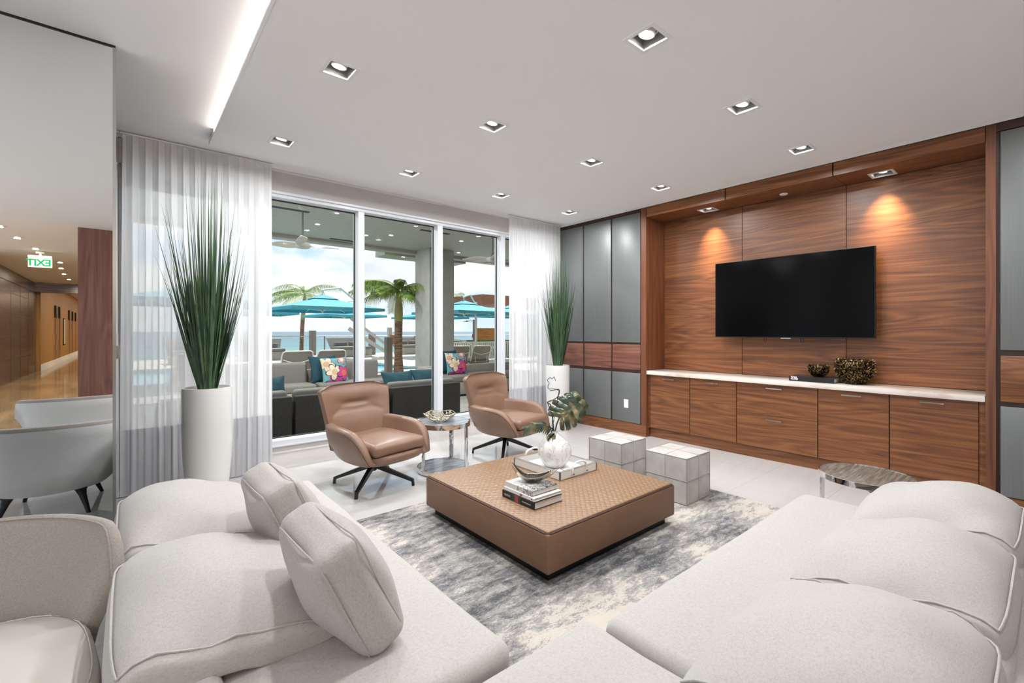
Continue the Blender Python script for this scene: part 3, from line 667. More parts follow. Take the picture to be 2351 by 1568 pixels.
def box_pillow(label, c, xd, yd, w, h, t_, seed):
    o = thing('throw_pillow', label, 'pillow', (0, 0, 0), group='throw pillows on the left sofa'); o.matrix_local = frame_M(c, xd, yd)
    MB().soft((0, 0, 0), (w / 2, h / 2, t_ / 2), 0.044, 0.055, 10, wob=0.005, seed=seed, crown_all=True).build('cover', M_['pillow'], o, 60)
    q = MB()
    for z in (-t_ / 2 + 0.011, t_ / 2 - 0.011): q.tube([(x * (1 - 0.075 * (1 - min(1, abs(y) / (h / 2)) ** 2) ** 1.6) if abs(x) > w / 2 - 0.03 else x, y * (1 - 0.075 * (1 - min(1, abs(x) / (w / 2)) ** 2) ** 1.6) if abs(y) > h / 2 - 0.03 else y, z_) for x, y, z_ in dense(rloop(w / 2 - 0.009, h / 2 - 0.009, 0.05, z))], 0.003, 6, loop=True)
    q.build('piping', M_['pillow'], o, 60)
box_pillow('square linen throw pillow on the left sofa, farther from the camera', (0.50, 2.06, 0.622), (0.05, -1, 0), (-0.42, 0, 0.9), 0.38, 0.38, 0.135, 11)
box_pillow('square linen throw pillow on the left sofa, nearer to the camera', (0.50, 1.43, 0.622), (0.05, -1, 0), (-0.42, 0, 0.9), 0.39, 0.38, 0.135, 12)

# ------------------------------------------------------------ coffee table
ct = thing('coffee_table', 'low square tan leather coffee table with woven top', 'coffee table', (2.345, 2.388, 0.012)); a, b = 0.634, 0.652
MB().rbox(-a, a, -b, b, 0.06, 0.276, 0.012, 3).build('body', M_['tableleather'], ct, 40)
MB().rbox(-a + 0.012, a - 0.012, -b + 0.012, b - 0.012, 0.272, 0.289, 0.008, 3).build('top', M_['quilt'], ct, 40)
MB().tube(rloop(a - 0.007, b - 0.007, 0.03, 0.276), 0.0055, 6, loop=True).build('piping', M_['leather_pipe'], ct, 60)
MB().box(-a + 0.05, a - 0.05, -b + 0.05, b - 0.05, 0.0, 0.062).build('plinth', M_['black'], ct)

# ------------------------------------------------------------ cube ottomans
def make_cube(label, loc, rz):
    t = thing('cube_ottoman', label, 'ottoman', loc, rz, 'grey leather cube ottomans'); s = 0.186
    MB().soft((0, 0, 0.186), (s, s, 0.184), 0.012, 0.004, 6).build('body', M_['cube'], t, 40)
    p = MB(); e = s - 0.002
    for z in (0.006, 0.366): p.tube(rloop(e, e, 0.01, z, 2), 0.004, 6, loop=True)
    for x in (-e, e):
        for y in (-e, e): p.tube([(x, y, 0.006), (x, y, 0.366)], 0.004, 6)
    p.build('edge_piping', M_['cubestitch'], t, 60)
    q = MB(); e = s + 0.001
    q.tube([(0, -e, 0.003), (0, -e, 0.372), (0, e, 0.372), (0, e, 0.003)], 0.0045, 6)
    q.tube([(-e, 0, 0.003), (-e, 0, 0.371), (-e + 0.03, 0, 0.374), (e - 0.03, 0, 0.374), (e, 0, 0.371), (e, 0, 0.003)], 0.0015, 6)
    q.tube(rloop(e, e, 0.006, 0.19, 2), 0.004, 6, loop=True)
    q.build('cross_seams', M_['cubestitch'], t, 60)
    return t
c1 = make_cube('grey leather cube ottoman farther back, beside the vase', (3.522, 2.645, 0.012), 0.0)
dup(c1, (3.525, 2.03, 0.012), 0.0, 'grey leather cube ottoman nearer the camera, at the table corner')

# ------------------------------------------------------------ tan swivel armchairs
def interp(tab, t):
    for i in range(len(tab) - 1):
        if t <= tab[i + 1][0]:
            k = (t - tab[i][0]) / (tab[i + 1][0] - tab[i][0]); return [p + (q - p) * k for p, q in zip(tab[i][1:], tab[i + 1][1:])]
    return list(tab[-1][1:])
def smooth_tab(tab, t):
    n = len(tab)
    for i in range(n - 1):
        if t <= tab[i + 1][0] or i == n - 2:
            k = (t - tab[i][0]) / (tab[i + 1][0] - tab[i][0]); k = max(0, min(1, k)); out = []
            for c in range(1, len(tab[0])):
                p1, p2 = tab[i][c], tab[i + 1][c]; p0 = tab[max(i - 1, 0)][c]; p3 = tab[min(i + 2, n - 1)][c]
                m1, m2 = (p2 - p0) / 2, (p3 - p1) / 2
                out.append((2 * k ** 3 - 3 * k * k + 1) * p1 + (k ** 3 - 2 * k * k + k) * m1 + (-2 * k ** 3 + 3 * k * k) * p2 + (k ** 3 - k * k) * m2)
            return out
def make_armchair(label, loc, rz, legrot):
    t = thing('swivel_armchair', label, 'armchair', loc, rz, 'tan leather swivel armchairs')
    # backrest: v, y, z, half width, thickness, wing
    tab = [(0, 0.17, 0.34, 0.310, 0.10, 0.05), (0.25, 0.225, 0.48, 0.310, 0.10, 0.05), (0.5, 0.27, 0.62, 0.325, 0.095, 0.06), (0.75, 0.315, 0.765, 0.345, 0.085, 0.07), (1.0, 0.35, 0.885, 0.360, 0.07, 0.065)]
    rings = []; nv, nu = 34, 28
    for j in range(nv + 1):
        v = j / nv; y, z, w, th, wing = smooth_tab(tab, v)
        if v > 0.86:
            e = (v - 0.86) / 0.14; w *= 1 - 0.13 * e ** 3.5; th *= math.sqrt(max(0.02, 1 - e ** 4))
        ring = []
        for i in range(nu + 1):
            u = -1 + 2 * i / nu; x = w * math.sin(u * PI / 2) / 1.0
            s = abs(x / w); zz = z - (0.02 * s ** 6 if v > 0.9 else 0)
            yf = y - wing * s ** 3
            yf += 0.026 * math.exp(-((zz - 0.715 - 0.10 * x * x) / 0.020) ** 2) * math.exp(-(x / 0.13) ** 4)
            yf += 0.010 * math.exp(-((zz - 0.66 + 1.1 * (abs(x) - 0.10) ** 2) / 0.014) ** 2) * math.exp(-(x / 0.2) ** 4)
            yf += 0.008 * math.exp(-((zz - 0.70 + 0.55 * (abs(x) - 0.12)) / 0.014) ** 2) * (0.12 < abs(x) < 0.26)
            yf -= 0.020 * math.exp(-((zz - 0.80) / 0.07) ** 2) * (1 - s ** 2) + 0.018 * math.exp(-((zz - 0.55) / 0.10) ** 2) * (1 - s ** 2)
            ring.append((x, yf, zz))
        for i in range(nu, -1, -1):
            u = -1 + 2 * i / nu; x = w * math.sin(u * PI / 2) * 1.015; s = abs(x / w)
            zz = z - (0.02 * s ** 6 if v > 0.9 else 0)
            ring.append((x, y - wing * min(1, s) ** 3 + th * (1 - 0.35 * min(1, s) ** 4), zz))
        rings.append(ring)
    last = rings[-1]; cx = sum(p[0] for p in last) / len(last); cy = sum(p[1] for p in last) / len(last)
    rings.append([(cx + (p[0] - cx) * 0.93, cy + (p[1] - cy) * 0.35, p[2] + 0.012) for p in last])
    MB().loft(rings).build('backrest', M_['leather'], t, 60)
    MB().tube([(rings[j][0][0] - 0.001, (rings[j][0][1] + rings[j][-1][1]) / 2 - 0.01, rings[j][0][2]) for j in range(12, nv - 1)], 0.004, 6).tube([(rings[j][nu][0] + 0.001, (rings[j][nu][1] + rings[j][nu + 1][1]) / 2 - 0.01, rings[j][0][2]) for j in range(12, nv - 1)], 0.004, 6).build('back_piping', M_['leather'], t, 60)
    # arms: s, x outer top, y, z top, z bottom, x bottom, thickness
    at = [(0, 0.300, 0.29, 0.575, 0.33, 0.20, 0.085), (0.16, 0.350, 0.19, 0.575, 0.285, 0.25, 0.09), (0.36, 0.378, 0.05, 0.570, 0.265, 0.275, 0.092), (0.56, 0.386, -0.10, 0.565, 0.262, 0.285, 0.09), (0.74, 0.380, -0.23, 0.542, 0.266, 0.285, 0.085), (0.88, 0.362, -0.325, 0.470, 0.274, 0.28, 0.075), (1.0, 0.318, -0.395, 0.338, 0.294, 0.277, 0.040)]
    for sg in (-1, 1):
        rr = []
        for j in range(25):
            xt, y, zt, zb, xb, th = smooth_tab(at, j / 24); h = zt - zb; ring = []
            for k in range(9):       # outer, bottom to top
                f = k / 8; ring.append((xb + (xt - xb) * (1 - (1 - f) ** 2.0) + 0.0, y, zb + (h - 0.03) * f))
            for k in range(1, 6):    # rounded top
                g = PI * k / 6; ring.append((xt - th / 2 + th / 2 * math.cos(g), y + 0.0, zt - 0.03 + 0.03 * math.sin(g)))
            for k in range(7):       # inner, top to bottom
                f = 1 - k / 6; ring.append((xb - th * 0.8 + (xt - th - xb + th * 0.8) * f, y, zb + 0.015 + (h - 0.045) * f))
            rr.append([(sg * x, yy, z) for x, yy, z in ring])
        MB().loft(rr if sg > 0 else [list(reversed(r)) for r in rr]).build('arm', M_['leather'], t, 55)
        MB().tube([Vector(rr[j][8]) * 1.0 + Vector((0, 0, 0.002)) for j in range(11, 25)] + [Vector(rr[24][4])], 0.0028, 6).build('arm_seam', M_['leather_pipe'], t, 60)
    sh = []
    for z, hx, yf, yb in ((0.225, 0.10, -0.16, 0.10), (0.240, 0.19, -0.27, 0.17), (0.262, 0.26, -0.36, 0.22), (0.290, 0.295, -0.415, 0.24), (0.318, 0.31, -0.43, 0.25), (0.345, 0.305, -0.425, 0.25), (0.352, 0.29, -0.41, 0.24)):
        ring = []
        for k in range(32):
            g = 2 * PI * k / 32; c, s_ = math.cos(g), math.sin(g); q = (abs(c) ** 4 + abs(s_) ** 4) ** -0.25
            ring.append((hx * c * q, (yf + yb) / 2 + (yb - yf) / 2 * s_ * q, z))
        sh.append(ring)
    MB().loft(sh).build('seat_shell', M_['leather'], t, 55)
    MB().soft((0, -0.10, 0.402), (0.272, 0.312, 0.052), 0.045, 0.026, 10, wob=0.0015, seed=3).build('seat_cushion', M_['leather'], t, 60)
    b = MB().cyl(0, 0, 0.13, 0.235, 0.030, 0.034, 20).cyl(0, 0, 0.215, 0.228, 0.11, 0.11, 24).build('swivel_column', M_['black'], t, 40)
    for k in range(4):
        g = legrot + PI / 2 * k; d = Vector((math.cos(g), math.sin(g), 0))
        MB().bar(d * 0.02 + Vector((0, 0, 0.175)), d * 0.365 + Vector((0, 0, 0.048)), 0.040, 0.042, w1=0.026, h1=0.024).bar(d * 0.36 + Vector((0, 0, 0.058)), d * 0.368, 0.024, 0.020, up=d).build('leg', M_['black'], t)
    return t
AR = 0.20
ch = make_armchair('tan leather swivel armchair left of the round side table', (1.69, 3.95, 0), AR, PI / 4 - AR)
dup(ch, (3.25, 3.98, 0), 0.22, 'tan leather swivel armchair right of the round side table')

# ------------------------------------------------------------ tub chairs seen bottom left and in the mirror
def make_tub(label, loc, rz):
    t = thing('tub_chair', label, 'armchair', loc, rz, 'pale wool tub chairs'); rings = []; inner = []
    n = 44
    def prof(phi):
        k = abs(phi) / 1.42                          # 0 at the back, 1 at the front ends
        top = 0.715 - 0.03 * k ** 2 - 0.16 * max(0, (k - 0.84) / 0.16) ** 3
        return k, top
    for i in range(n + 1):
        phi = -1.42 + 2.84 * i / n; k, top = prof(phi); ring = []
        sx, cy = math.sin(phi), math.cos(phi)
        def P(r, z, sq=1.0): return (r * sx * 1.06, r * cy * 0.98, z)
        fl = 0.03 * (1 - 0.4 * k)
        for r, f in ((0.285, 0.0), (0.335, 0.10), (0.352, 0.28), (0.368, 0.5), (0.398 + fl * 0.4, 0.78), (0.420 + fl, 0.94)):
            ring.append(P(r, 0.19 + (top - 0.19) * f))
        ring += [P(0.412 + fl, top - 0.006), P(0.392 + fl, top), P(0.382 + fl, top - 0.008), P(0.374 + fl, top - 0.04)]
        for r, f in ((0.350, 0.66), (0.320, 0.42), (0.290, 0.22), (0.25, 0.05)):
            ring.append(P(r, 0.19 + (top - 0.19) * f))
        rings.append(ring)
    mb = MB().loft(rings); ob = mb.build('backrest', [M_['tub'], M_['tub_daylit']], t, 55)
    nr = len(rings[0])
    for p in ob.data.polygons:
        if (p.index % nr) < 5 and p.index < n * nr: p.material_index = 1  # outer back faces take the daylit copy of the wool
    MB().tube([rings[i][8] for i in range(n + 1)], 0.003, 6).build('piping', M_['tub'], t, 60)
    def plan(r, z, q=3.0, y0=-0.12):
        out = []
        for k in range(40):
            g = 2 * PI * k / 40; c, s_ = math.cos(g), math.sin(g); e = (abs(c) ** q + abs(s_) ** q) ** (-1 / q)
            out.append((r * c * e, y0 + (r * 1.08) * s_ * e, z))
        return out
    MB().loft([plan(0.22, 0.17), plan(0.32, 0.185), plan(0.355, 0.22), plan(0.36, 0.29)]).build('seat_shell', M_['tub_daylit'], t, 50)
    MB().loft([plan(0.34, 0.292), plan(0.365, 0.305), plan(0.370, 0.345), plan(0.362, 0.385), plan(0.335, 0.402), plan(0.22, 0.412), plan(0.08, 0.416)]).build('seat_cushion', M_['tubseat'], t, 50)
    MB().tube(plan(0.350, 0.396), 0.0025, 6, loop=True).build('seat_piping', M_['tubseat'], t, 60)
    for x, y in ((-0.21, 0.18), (0.21, 0.18), (-0.2, -0.30), (0.2, -0.30)):
        MB().loft([[(x * 0.9 + r * math.cos(2 * PI * k / 12) + (x * 0.28) * (1 - f), y * 0.9 + r * math.sin(2 * PI * k / 12) + (y * 0.28) * (1 - f), 0.19 * f) for k in range(12)] for r, f in ((0.013, 0.0), (0.018, 0.35), (0.024, 0.7), (0.034, 0.9), (0.05, 1.0))]).build('leg', M_['black'], t, 50)
    return t
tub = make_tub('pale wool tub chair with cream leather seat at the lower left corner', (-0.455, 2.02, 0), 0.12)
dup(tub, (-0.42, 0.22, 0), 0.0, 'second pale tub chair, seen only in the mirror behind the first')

# ------------------------------------------------------------ round side tables
def make_two_tier():
    t = thing('side_table', 'round two tier side table of steel and grey marble between the armchairs', 'side table', (2.405, 3.915, 0)); r = 0.262
    for nm, z0, z1 in (('bottom_ring', 0.008, 0.05), ('top_ring', 0.445, 0.490)):
        MB().lathe([(r - 0.012, z0), (r, z0), (r, z1), (r - 0.012, z1), (r - 0.012, z0)], n=64, caps=False).build(nm, M_['chrome'], t, 40)
    MB().cyl(0, 0, 0.012, 0.046, r - 0.012, n=64).build('bottom_shelf', M_['greymarble'], t, 40)
    MB().cyl(0, 0, 0.455, 0.487, r - 0.012, n=64).build('table_top', M_['greymarble'], t, 40)
    for g in (math.radians(40), math.radians(-62), math.radians(188)):
        M = Matrix.Rotation(g, 4, 'Z')
        MB().rbox(r - 0.018, r - 0.004, -0.022, 0.022, 0.0, 0.47, 0.004, 2, M=M).rbox(r - 0.03, r - 0.003, -0.032, 0.032, 0.04, 0.06, 0.006, 2, M=M).build('leg', M_['chrome'], t, 40)
    return t
make_two_tier()
def make_three_leg():
    t = thing('side_table', 'round steel side table with taupe marble top beside the right sofa', 'side table', (3.80, 0.81, 0)); r = 0.268
    MB().lathe([(r - 0.008, 0.385), (r, 0.385), (r, 0.42), (r - 0.008, 0.42), (r - 0.008, 0.385)], n=72, caps=False).build('rim', M_['chrome'], t, 40)
    MB().cyl(0, 0, 0.385, 0.416, r - 0.008, n=72).build('table_top', M_['brownmarble'], t, 40)
    for g in (205, 325, 85):
        mb = MB(); rings = []
        for z, hw in ((0.0, 0.024), (0.33, 0.024), (0.352, 0.027), (0.370, 0.036), (0.380, 0.052), (0.386, 0.085)):
            hw /= r; A = math.radians(g)
            rings.append([((r - 0.012) * math.cos(A - hw), (r - 0.012) * math.sin(A - hw), z), (r * math.cos(A - hw), r * math.sin(A - hw), z), (r * math.cos(A), r * math.sin(A), z), (r * math.cos(A + hw), r * math.sin(A + hw), z), ((r - 0.012) * math.cos(A + hw), (r - 0.012) * math.sin(A + hw), z), ((r - 0.012) * math.cos(A), (r - 0.012) * math.sin(A), z)])
        mb.loft(rings).build('leg', M_['chrome'], t, 40)
make_three_leg()

# ------------------------------------------------------------ curtains
def curtain(label, x0, x1, yc, seed):
    rng = random.Random(seed)
    t = thing('sheer_curtain', label, 'curtain', ((x0 + x1) / 2, yc, 0), group='sheer curtains'); w = x1 - x0; nf = round(w / 0.083)
    ph = [rng.uniform(-1.6, 1.6) for _ in range(nf + 2)]; am = [rng.uniform(0.9, 1.4) if i % 4 == seed % 4 else rng.uniform(0.08, 0.4) for i in range(nf + 2)]
    def pt(s, z):
        k = s * nf; i = int(min(k, nf - 1)); f = k - i
        g = (1 - z / 3.0); p = ph[i] * (1 - f) + ph[i + 1] * f; a = am[i] * (1 - f) + am[i + 1] * f
        amp = 0.017 * (1 - g) + 0.044 * a * g
        th = 2 * PI * k + p * g * 1.1
        return (-w / 2 + w * s + 0.020 * math.sin(2 * th) * (0.6 + 0.4 * g) + 0.012 * g * math.sin(k * 1.3 + seed), amp * math.sin(th), z)
    ns = nf * 16
    def sheet(zs):
        mb = MB(); mb.loft([[pt(i / ns, z) for i in range(ns + 1)] for z in zs], closed=False); return mb
    sheet([0.56 + (2.955 - 0.56) * j / 24 for j in range(25)]).build('sheer_panel', M_['sheer'], t, 80)
    sheet([0.012 + (0.56 - 0.012) * j / 8 for j in range(9)]).build('hem_band', M_['band'], t, 80)
    sheet([2.935, 2.965, 2.99, 3.012]).build('heading_tape', M_['white_cloth'], t, 80)
    MB().box(-w / 2 - 0.015, w / 2 + 0.015, -0.012, 0.012, 3.014, 3.028).build('track', M_['white'], t)
    return t
M_['white_cloth'] = sheer('heading_tape', (246, 246, 247), 0.8, 0.5)
curtain('tall white sheer curtain with grey hem behind the left potted grass', -0.04, 1.075, 4.955, 3)
curtain('tall white sheer curtain with grey hem in the corner by the grey panels', 4.115, 5.155, 4.955, 8)

# ------------------------------------------------------------ potted grasses
def potted(label, loc, r, h, n, L, seed, spread, lims):
    t = thing('potted_grass', label, 'potted plant', (*loc, 0), group='tall white pots with artificial grass')
    prof = [(r * 0.70, 0.0), (r * 0.76, 0.02), (r * 0.86, 0.14), (r * 0.95, 0.34), (r * 1.0, 0.6), (r * 1.0, h - 0.02), (r * 0.985, h), (r * 0.90, h), (r * 0.885, h - 0.012), (r * 0.88, h - 0.03)]
    MB().lathe(prof, n=56).build('pot', M_['pot'], t, 50)
    MB().lathe([(r * 0.88, h - 0.03), (r * 0.5, h - 0.018), (0.01, h - 0.014)], n=40).build('pebble_top', M_['soil'], t, 60)
    rng = random.Random(seed); g = MB()
    for i in range(n):
        a = rng.uniform(0, 2 * PI); q = rng.random() ** 0.8; b0 = Vector((math.cos(a), math.sin(a), 0)) * r * 0.38 * math.sqrt(rng.random())
        ln = L * (0.45 + 0.55 * rng.random() ** 0.8) * (1 - 0.40 * q); lean = spread * q + 0.02
        wd = rng.uniform(0.006, 0.0105); out = Vector((math.cos(a), math.sin(a), 0)); side = Vector((-out.y, out.x, 0)); tw = rng.uniform(-0.9, 0.9); bend = rng.uniform(-0.06, 0.03) * q
        for comp, lim in ((out.x, lims[0]), (-out.x, lims[1]), (out.y, lims[2])):
            if comp > 0.02: lean = min(lean, math.asin(min(0.99, max(0.03, lim - r * 0.38) / comp / ln)))
        side = (side * math.cos(tw) + out * math.sin(tw)); R0 = []; m = 9
        for j in range(m + 1):
            f = j / m; ang = lean + bend * f * f * 2; p = b0 + out * (ln * f * math.sin(ang)) + Vector((0, 0, h - 0.02 + ln * f * math.cos(ang)))
            ww = wd * (1.0 if f < 0.45 else max(0.03, 1 - (f - 0.45) / 0.55)); nrm = side.cross(Vector((0, 0, 1)))
            R0.append([p - side * ww, p + nrm * ww * 0.45, p + side * ww])
        g.loft(R0, closed=False)
    g.build('grass_blades', M_['grass'], t, 60)
potted('tall white pot with spiky green grass before the left curtain', (0.505, 4.56), 0.183, 0.915, 190, 2.02, 5, 0.27, (9, 0.5, 0.33))
potted('tall white pot with spiky green grass in the right window corner', (4.62, 4.49), 0.168, 0.91, 170, 1.95, 9, 0.205, (0.5, 9, 0.40))

# ------------------------------------------------------------ things on the coffee table
TZ = 0.301
tray = thing('serving_tray', 'white hide tray with laced edges under the round vase', 'tray', (2.585, 2.545, TZ), group=None)
tx, ty, th_ = 0.205, 0.255, 0.062
box(-tx + 0.006, tx - 0.006, -ty + 0.006, ty - 0.006, 0.002, 0.010).build('tray_base', M_['traywhite'], tray)
MB().rbox(-tx, tx, -ty, -ty + 0.012, 0.001, th_, 0.003, 1).rbox(-tx, tx, ty - 0.012, ty, 0.001, th_, 0.003, 1).rbox(-tx, -tx + 0.012, -ty, ty, 0.001, th_, 0.003, 1).rbox(tx - 0.012, tx, -ty, ty, 0.001, th_, 0.003, 1).build('tray_sides', M_['traywhite'], tray)
st = MB()
for i in range(62):
    y = -ty + 2 * ty * (i + 0.5) / 62
    for x in (-tx + 0.006, tx - 0.006): st.box(x - 0.0066, x + 0.0066, y - 0.0014, y + 0.0014, th_ - 0.007, th_ + 0.0012)
for i in range(50):
    x = -tx + 2 * tx * (i + 0.5) / 50
    for y in (-ty + 0.006, ty - 0.006): st.box(x - 0.0014, x + 0.0014, y - 0.0066, y + 0.0066, th_ - 0.007, th_ + 0.0012)
for x in (-tx, tx):
    for y in (-ty, ty):
        for k in range(8): st.box(x - 0.003, x + 0.003, y - 0.003, y + 0.003, 0.005 + k * 0.007, 0.008 + k * 0.007)
st.build('edge_lacing', M_['stitch'], tray)
for sy in (-1, 1):
    y = sy * (ty + 0.006); P = [(-0.075, y, 0.022), (-0.077, y, 0.05), (-0.066, y - sy * 0.004, 0.086), (-0.03, y - sy * 0.008, 0.102), (0.03, y - sy * 0.008, 0.102), (0.066, y - sy * 0.004, 0.086), (0.077, y, 0.05), (0.075, y, 0.022)]
    h = MB().tube(smooth_path(P, 6), 0.010, 8, flat=0.55).build('handle', M_['traywhite'], tray, 60)
    rv = MB()
    for x in (-0.075, 0.075): rv.cyl(0, 0, 0, 0.004, 0.006, n=10, M=T(x, y + (0.008 if sy > 0 else -0.008), 0.026, PI / 2 if sy < 0 else -PI / 2))
    rv.build('rivet', M_['stitch'], h)

vase = thing('vase', 'round white vase with grey veining holding dark leaves', 'vase', (2.585, 2.545, TZ + 0.0105))
MB().lathe([(0.052, 0.0), (0.075, 0.008), (0.108, 0.045), (0.130, 0.095), (0.134, 0.125), (0.126, 0.160), (0.104, 0.196), (0.074, 0.226), (0.046, 0.248), (0.029, 0.264), (0.024, 0.276), (0.027, 0.284), (0.022, 0.282), (0.018, 0.270), (0.018, 0.2)], n=56, caps=False).build('body', M_['vase'], vase, 60)
RV, UV, FV = Vector((math.cos(YAW), -math.sin(YAW), 0)), Vector((0, 0, 1)), Vector((math.sin(YAW), math.cos(YAW), 0))
def vp(a, b, d=0.0): return RV * a + UV * b + FV * d
spr = thing('leaf_arrangement', 'monstera leaf, fern leaf and curly twigs in the round vase', 'decorative leaves', (2.585, 2.545, TZ + 0.0105))
def monstera(base, axis, side, L, name):
    """deeply lobed leaf blade: each lobe its own strip off the midrib"""
    axis = Vector(axis).normalized(); side = Vector(side); side = (side - axis * side.dot(axis)).normalized(); nrm = axis.cross(side); mb = MB(); base = Vector(base)
    outline = lambda s: L * (0.30 + 0.26 * math.sin(PI * min(1, max(0, s)) ** 0.8)) * (1 - 0.62 * max(0, s - 0.45) ** 1.2)
    nl = 6
    for sg in (-1, 1):
        for i in range(nl):
            s0, s1 = i / nl, (i + 1) / nl; gap = 0.5 / nl
            rings = []
            for j in range(13):
                f = j / 12; wob = 0.0
                if 0.16 < f < 0.44 and i < nl - 1: wob = gap * 0.34 * math.sin(PI * (f - 0.16) / 0.28)
                if f > 0.56: wob = gap * 0.42 * ((f - 0.56) / 0.44) ** 0.8
                row = []
                for k in range(5):
                    sm = s0 + wob * 0.6 + (s1 - s0 - wob * 1.2) * k / 4
                    reach = outline(sm * 0.85 + 0.03) * (1 - 0.07 * ((k - 2) / 2) ** 2)
                    ang = 0.95 - 1.15 * sm                      # lobes fan out from back to tip
                    d = side * sg * math.cos(ang * 0.75) - axis * math.sin(ang * 0.75)
                    p = base + axis * (L * 0.92 * sm) + d * (reach * f) + nrm * (L * (0.06 * f - 0.16 * f * f + 0.02 * math.sin(5 * f + i)))
                    row.append(p)
                rings.append(row)
            mb.loft([list(r) for r in rings], closed=False)
            mb.loft([[q + nrm * 0.0022 for q in reversed(r)] for r in rings], closed=False)
    mb.tube([base + axis * (L * k / 8) + nrm * 0.002 for k in range(9)], [0.006 - 0.0005 * k for k in range(9)], 6)
    return mb.build(name, M_['leafmetal'], spr, 50)
monstera(vp(0.035, 0.385, -0.01), vp(0.62, 0.52, 0.1), vp(-0.55, 0.62, 0.25), 0.26, 'monstera_leaf')
MB().tube([vp(0.0, 0.20), vp(0.004, 0.28), vp(0.015, 0.33), vp(0.037, 0.39, -0.01)], 0.006, 8).build('stem', M_['leafmetal'], spr, 60)
fern = MB()
rib = [vp(-0.002, 0.24), vp(-0.02, 0.30, -0.01), vp(-0.075, 0.335, -0.03), vp(-0.15, 0.345, -0.06), (vp(-0.225, 0.325, -0.09))]
fern.tube(rib, [0.006, 0.006, 0.005, 0.004, 0.002], 6)
for i in range(13):
    f = 0.22 + 0.78 * i / 12; k = min(3, int(f * 4)); p = Vector(rib[k]).lerp(Vector(rib[k + 1]), f * 4 - k); dr = (Vector(rib[k + 1]) - Vector(rib[k])).normalized()
    for sg in (-1, 1):
        ln = 0.085 * (1 - 0.35 * f); d = (dr * 0.75 + (UV * 0.55 * sg + FV * 0.5 * sg) + RV * 0.0 - UV * 0.25).normalized(); w = dr.cross(d).normalized().cross(d)
        fern.loft([[p - w * 0.006, p + w * 0.006], [p + d * ln * 0.5 - w * 0.010 - UV * 0.004, p + d * ln * 0.5 + w * 0.010 - UV * 0.004], [p + d * ln - w * 0.003 - UV * 0.018, p + d * ln + w * 0.003 - UV * 0.018]], closed=False)
fern.build('fern_leaf', M_['leafmetal'], spr, 60)
lo = MB(); b0 = vp(-0.01, 0.27, -0.02)
for k in range(6):
    g = -0.4 + 0.38 * k; d = (vp(-math.cos(g) * 0.7, -0.35 - 0.25 * math.sin(g * 2), -0.55)).normalized(); w = d.cross(UV).normalized()
    lo.loft([[b0 - w * 0.008, b0 + w * 0.008], [b0 + d * 0.035 - w * 0.017, b0 + d * 0.035 + w * 0.017], [b0 + d * 0.08 - w * 0.008 - UV * 0.012, b0 + d * 0.08 + w * 0.008 - UV * 0.012]], closed=False)
lo.build('drooping_leaf', M_['leafmetal'], spr, 60)
px = 3.6 / 1045.0
def tw(pts, d=0.0): return [vp((u - 1269) * px, (1077 - v) * px, d) for u, v in pts]
MB().tube(smooth_path([vp(-0.002, 0.18), vp(-0.008, 0.25)] + tw([(1264, 975), (1264, 958), (1255, 948), (1260, 936), (1252, 931), (1262, 926), (1275, 918), (1280, 905), (1276, 900), (1258, 904)])), 0.0042, 6).build('twig', M_['twig'], spr, 60)
MB().tube(smooth_path([vp(0.0, 0.18), vp(-0.004, 0.26)] + tw([(1263, 960), (1254, 935), (1253, 930), (1263, 926), (1272, 927)], 0.02)), 0.0036, 6).build('twig', M_['twig'], spr, 60)
MB().tube(smooth_path([vp(-0.004, 0.2, 0.02)] + tw([(1266, 985), (1272, 950), (1278, 915), (1279, 905), (1268, 900), (1256, 900), (1254, 893), (1257, 887), (1253, 880), (1259, 874), (1264, 877), (1268, 872), (1272, 882)], 0.03)), 0.0026, 6).build('twig', M_['twig'], spr, 60)

def book(name, label, loc, sx, sy, h, cover, group, spine=None, rz=0.0):
    t = thing(name, label, 'book', loc, rz, group); c = 0.004
    box(-sx / 2 + 0.002, sx / 2 - 0.004, -sy / 2 + 0.004, sy / 2 - 0.004, c, h - c).build('pages', M_['paper'], t)
    MB().rbox(-sx / 2, sx / 2, -sy / 2, sy / 2, 0.0, c, 0.0012, 1).rbox(-sx / 2, sx / 2, -sy / 2, sy / 2, h - c, h, 0.0012, 1).box(-sx / 2 + 0.0004, -sx / 2 + 0.004, -sy / 2 + 0.0006, sy / 2 - 0.0006, c - 0.0005, h - c + 0.0005).build('cover', cover, t)
    return t
GB = 'stack of books on the coffee table'
BX, BY = 1.990, 2.165
b1 = book('book', 'thick black book with green and red spine stripes, lowest of the stack', (BX, BY, TZ), 0.242, 0.310, 0.046, M_['bookblack'], GB)
sx = -0.1212
for y0, y1, mt in ((0.052, 0.028, 'green'), (0.028, -0.004, 'red'), (-0.004, -0.028, 'green')):
    MB().box(sx - 0.0004, sx + 0.002, y1, y0, 0.001, 0.0455).build('spine_stripe', M_[mt], b1)
MS = Matrix(((0, 0, -1, 0), (-1, 0, 0, 0), (0, 1, 0, 0), (0, 0, 0, 1)))   # text running along -y on a face looking to -x
text_mesh('lettering', 'GUCCI', 0.018, M_['whiteink'], b1, Matrix.Translation((sx - 0.0003, 0.132, 0.017)) @ MS, 0.0003, 1.1)
text_mesh('lettering', 'THE MAKING OF', 0.0105, M_['whiteink'], b1, Matrix.Translation((sx - 0.0003, -0.040, 0.019)) @ MS, 0.0003, 1.05)
b2 = book('book', 'thin white book in the middle of the stack', (BX + 0.004, BY, TZ + 0.0462), 0.236, 0.292, 0.021, M_['bookwhite'], GB)
MB().box(-0.1184, -0.1176, -0.035, -0.012, 0.005, 0.016).build('spine_mark', M_['red'], b2)
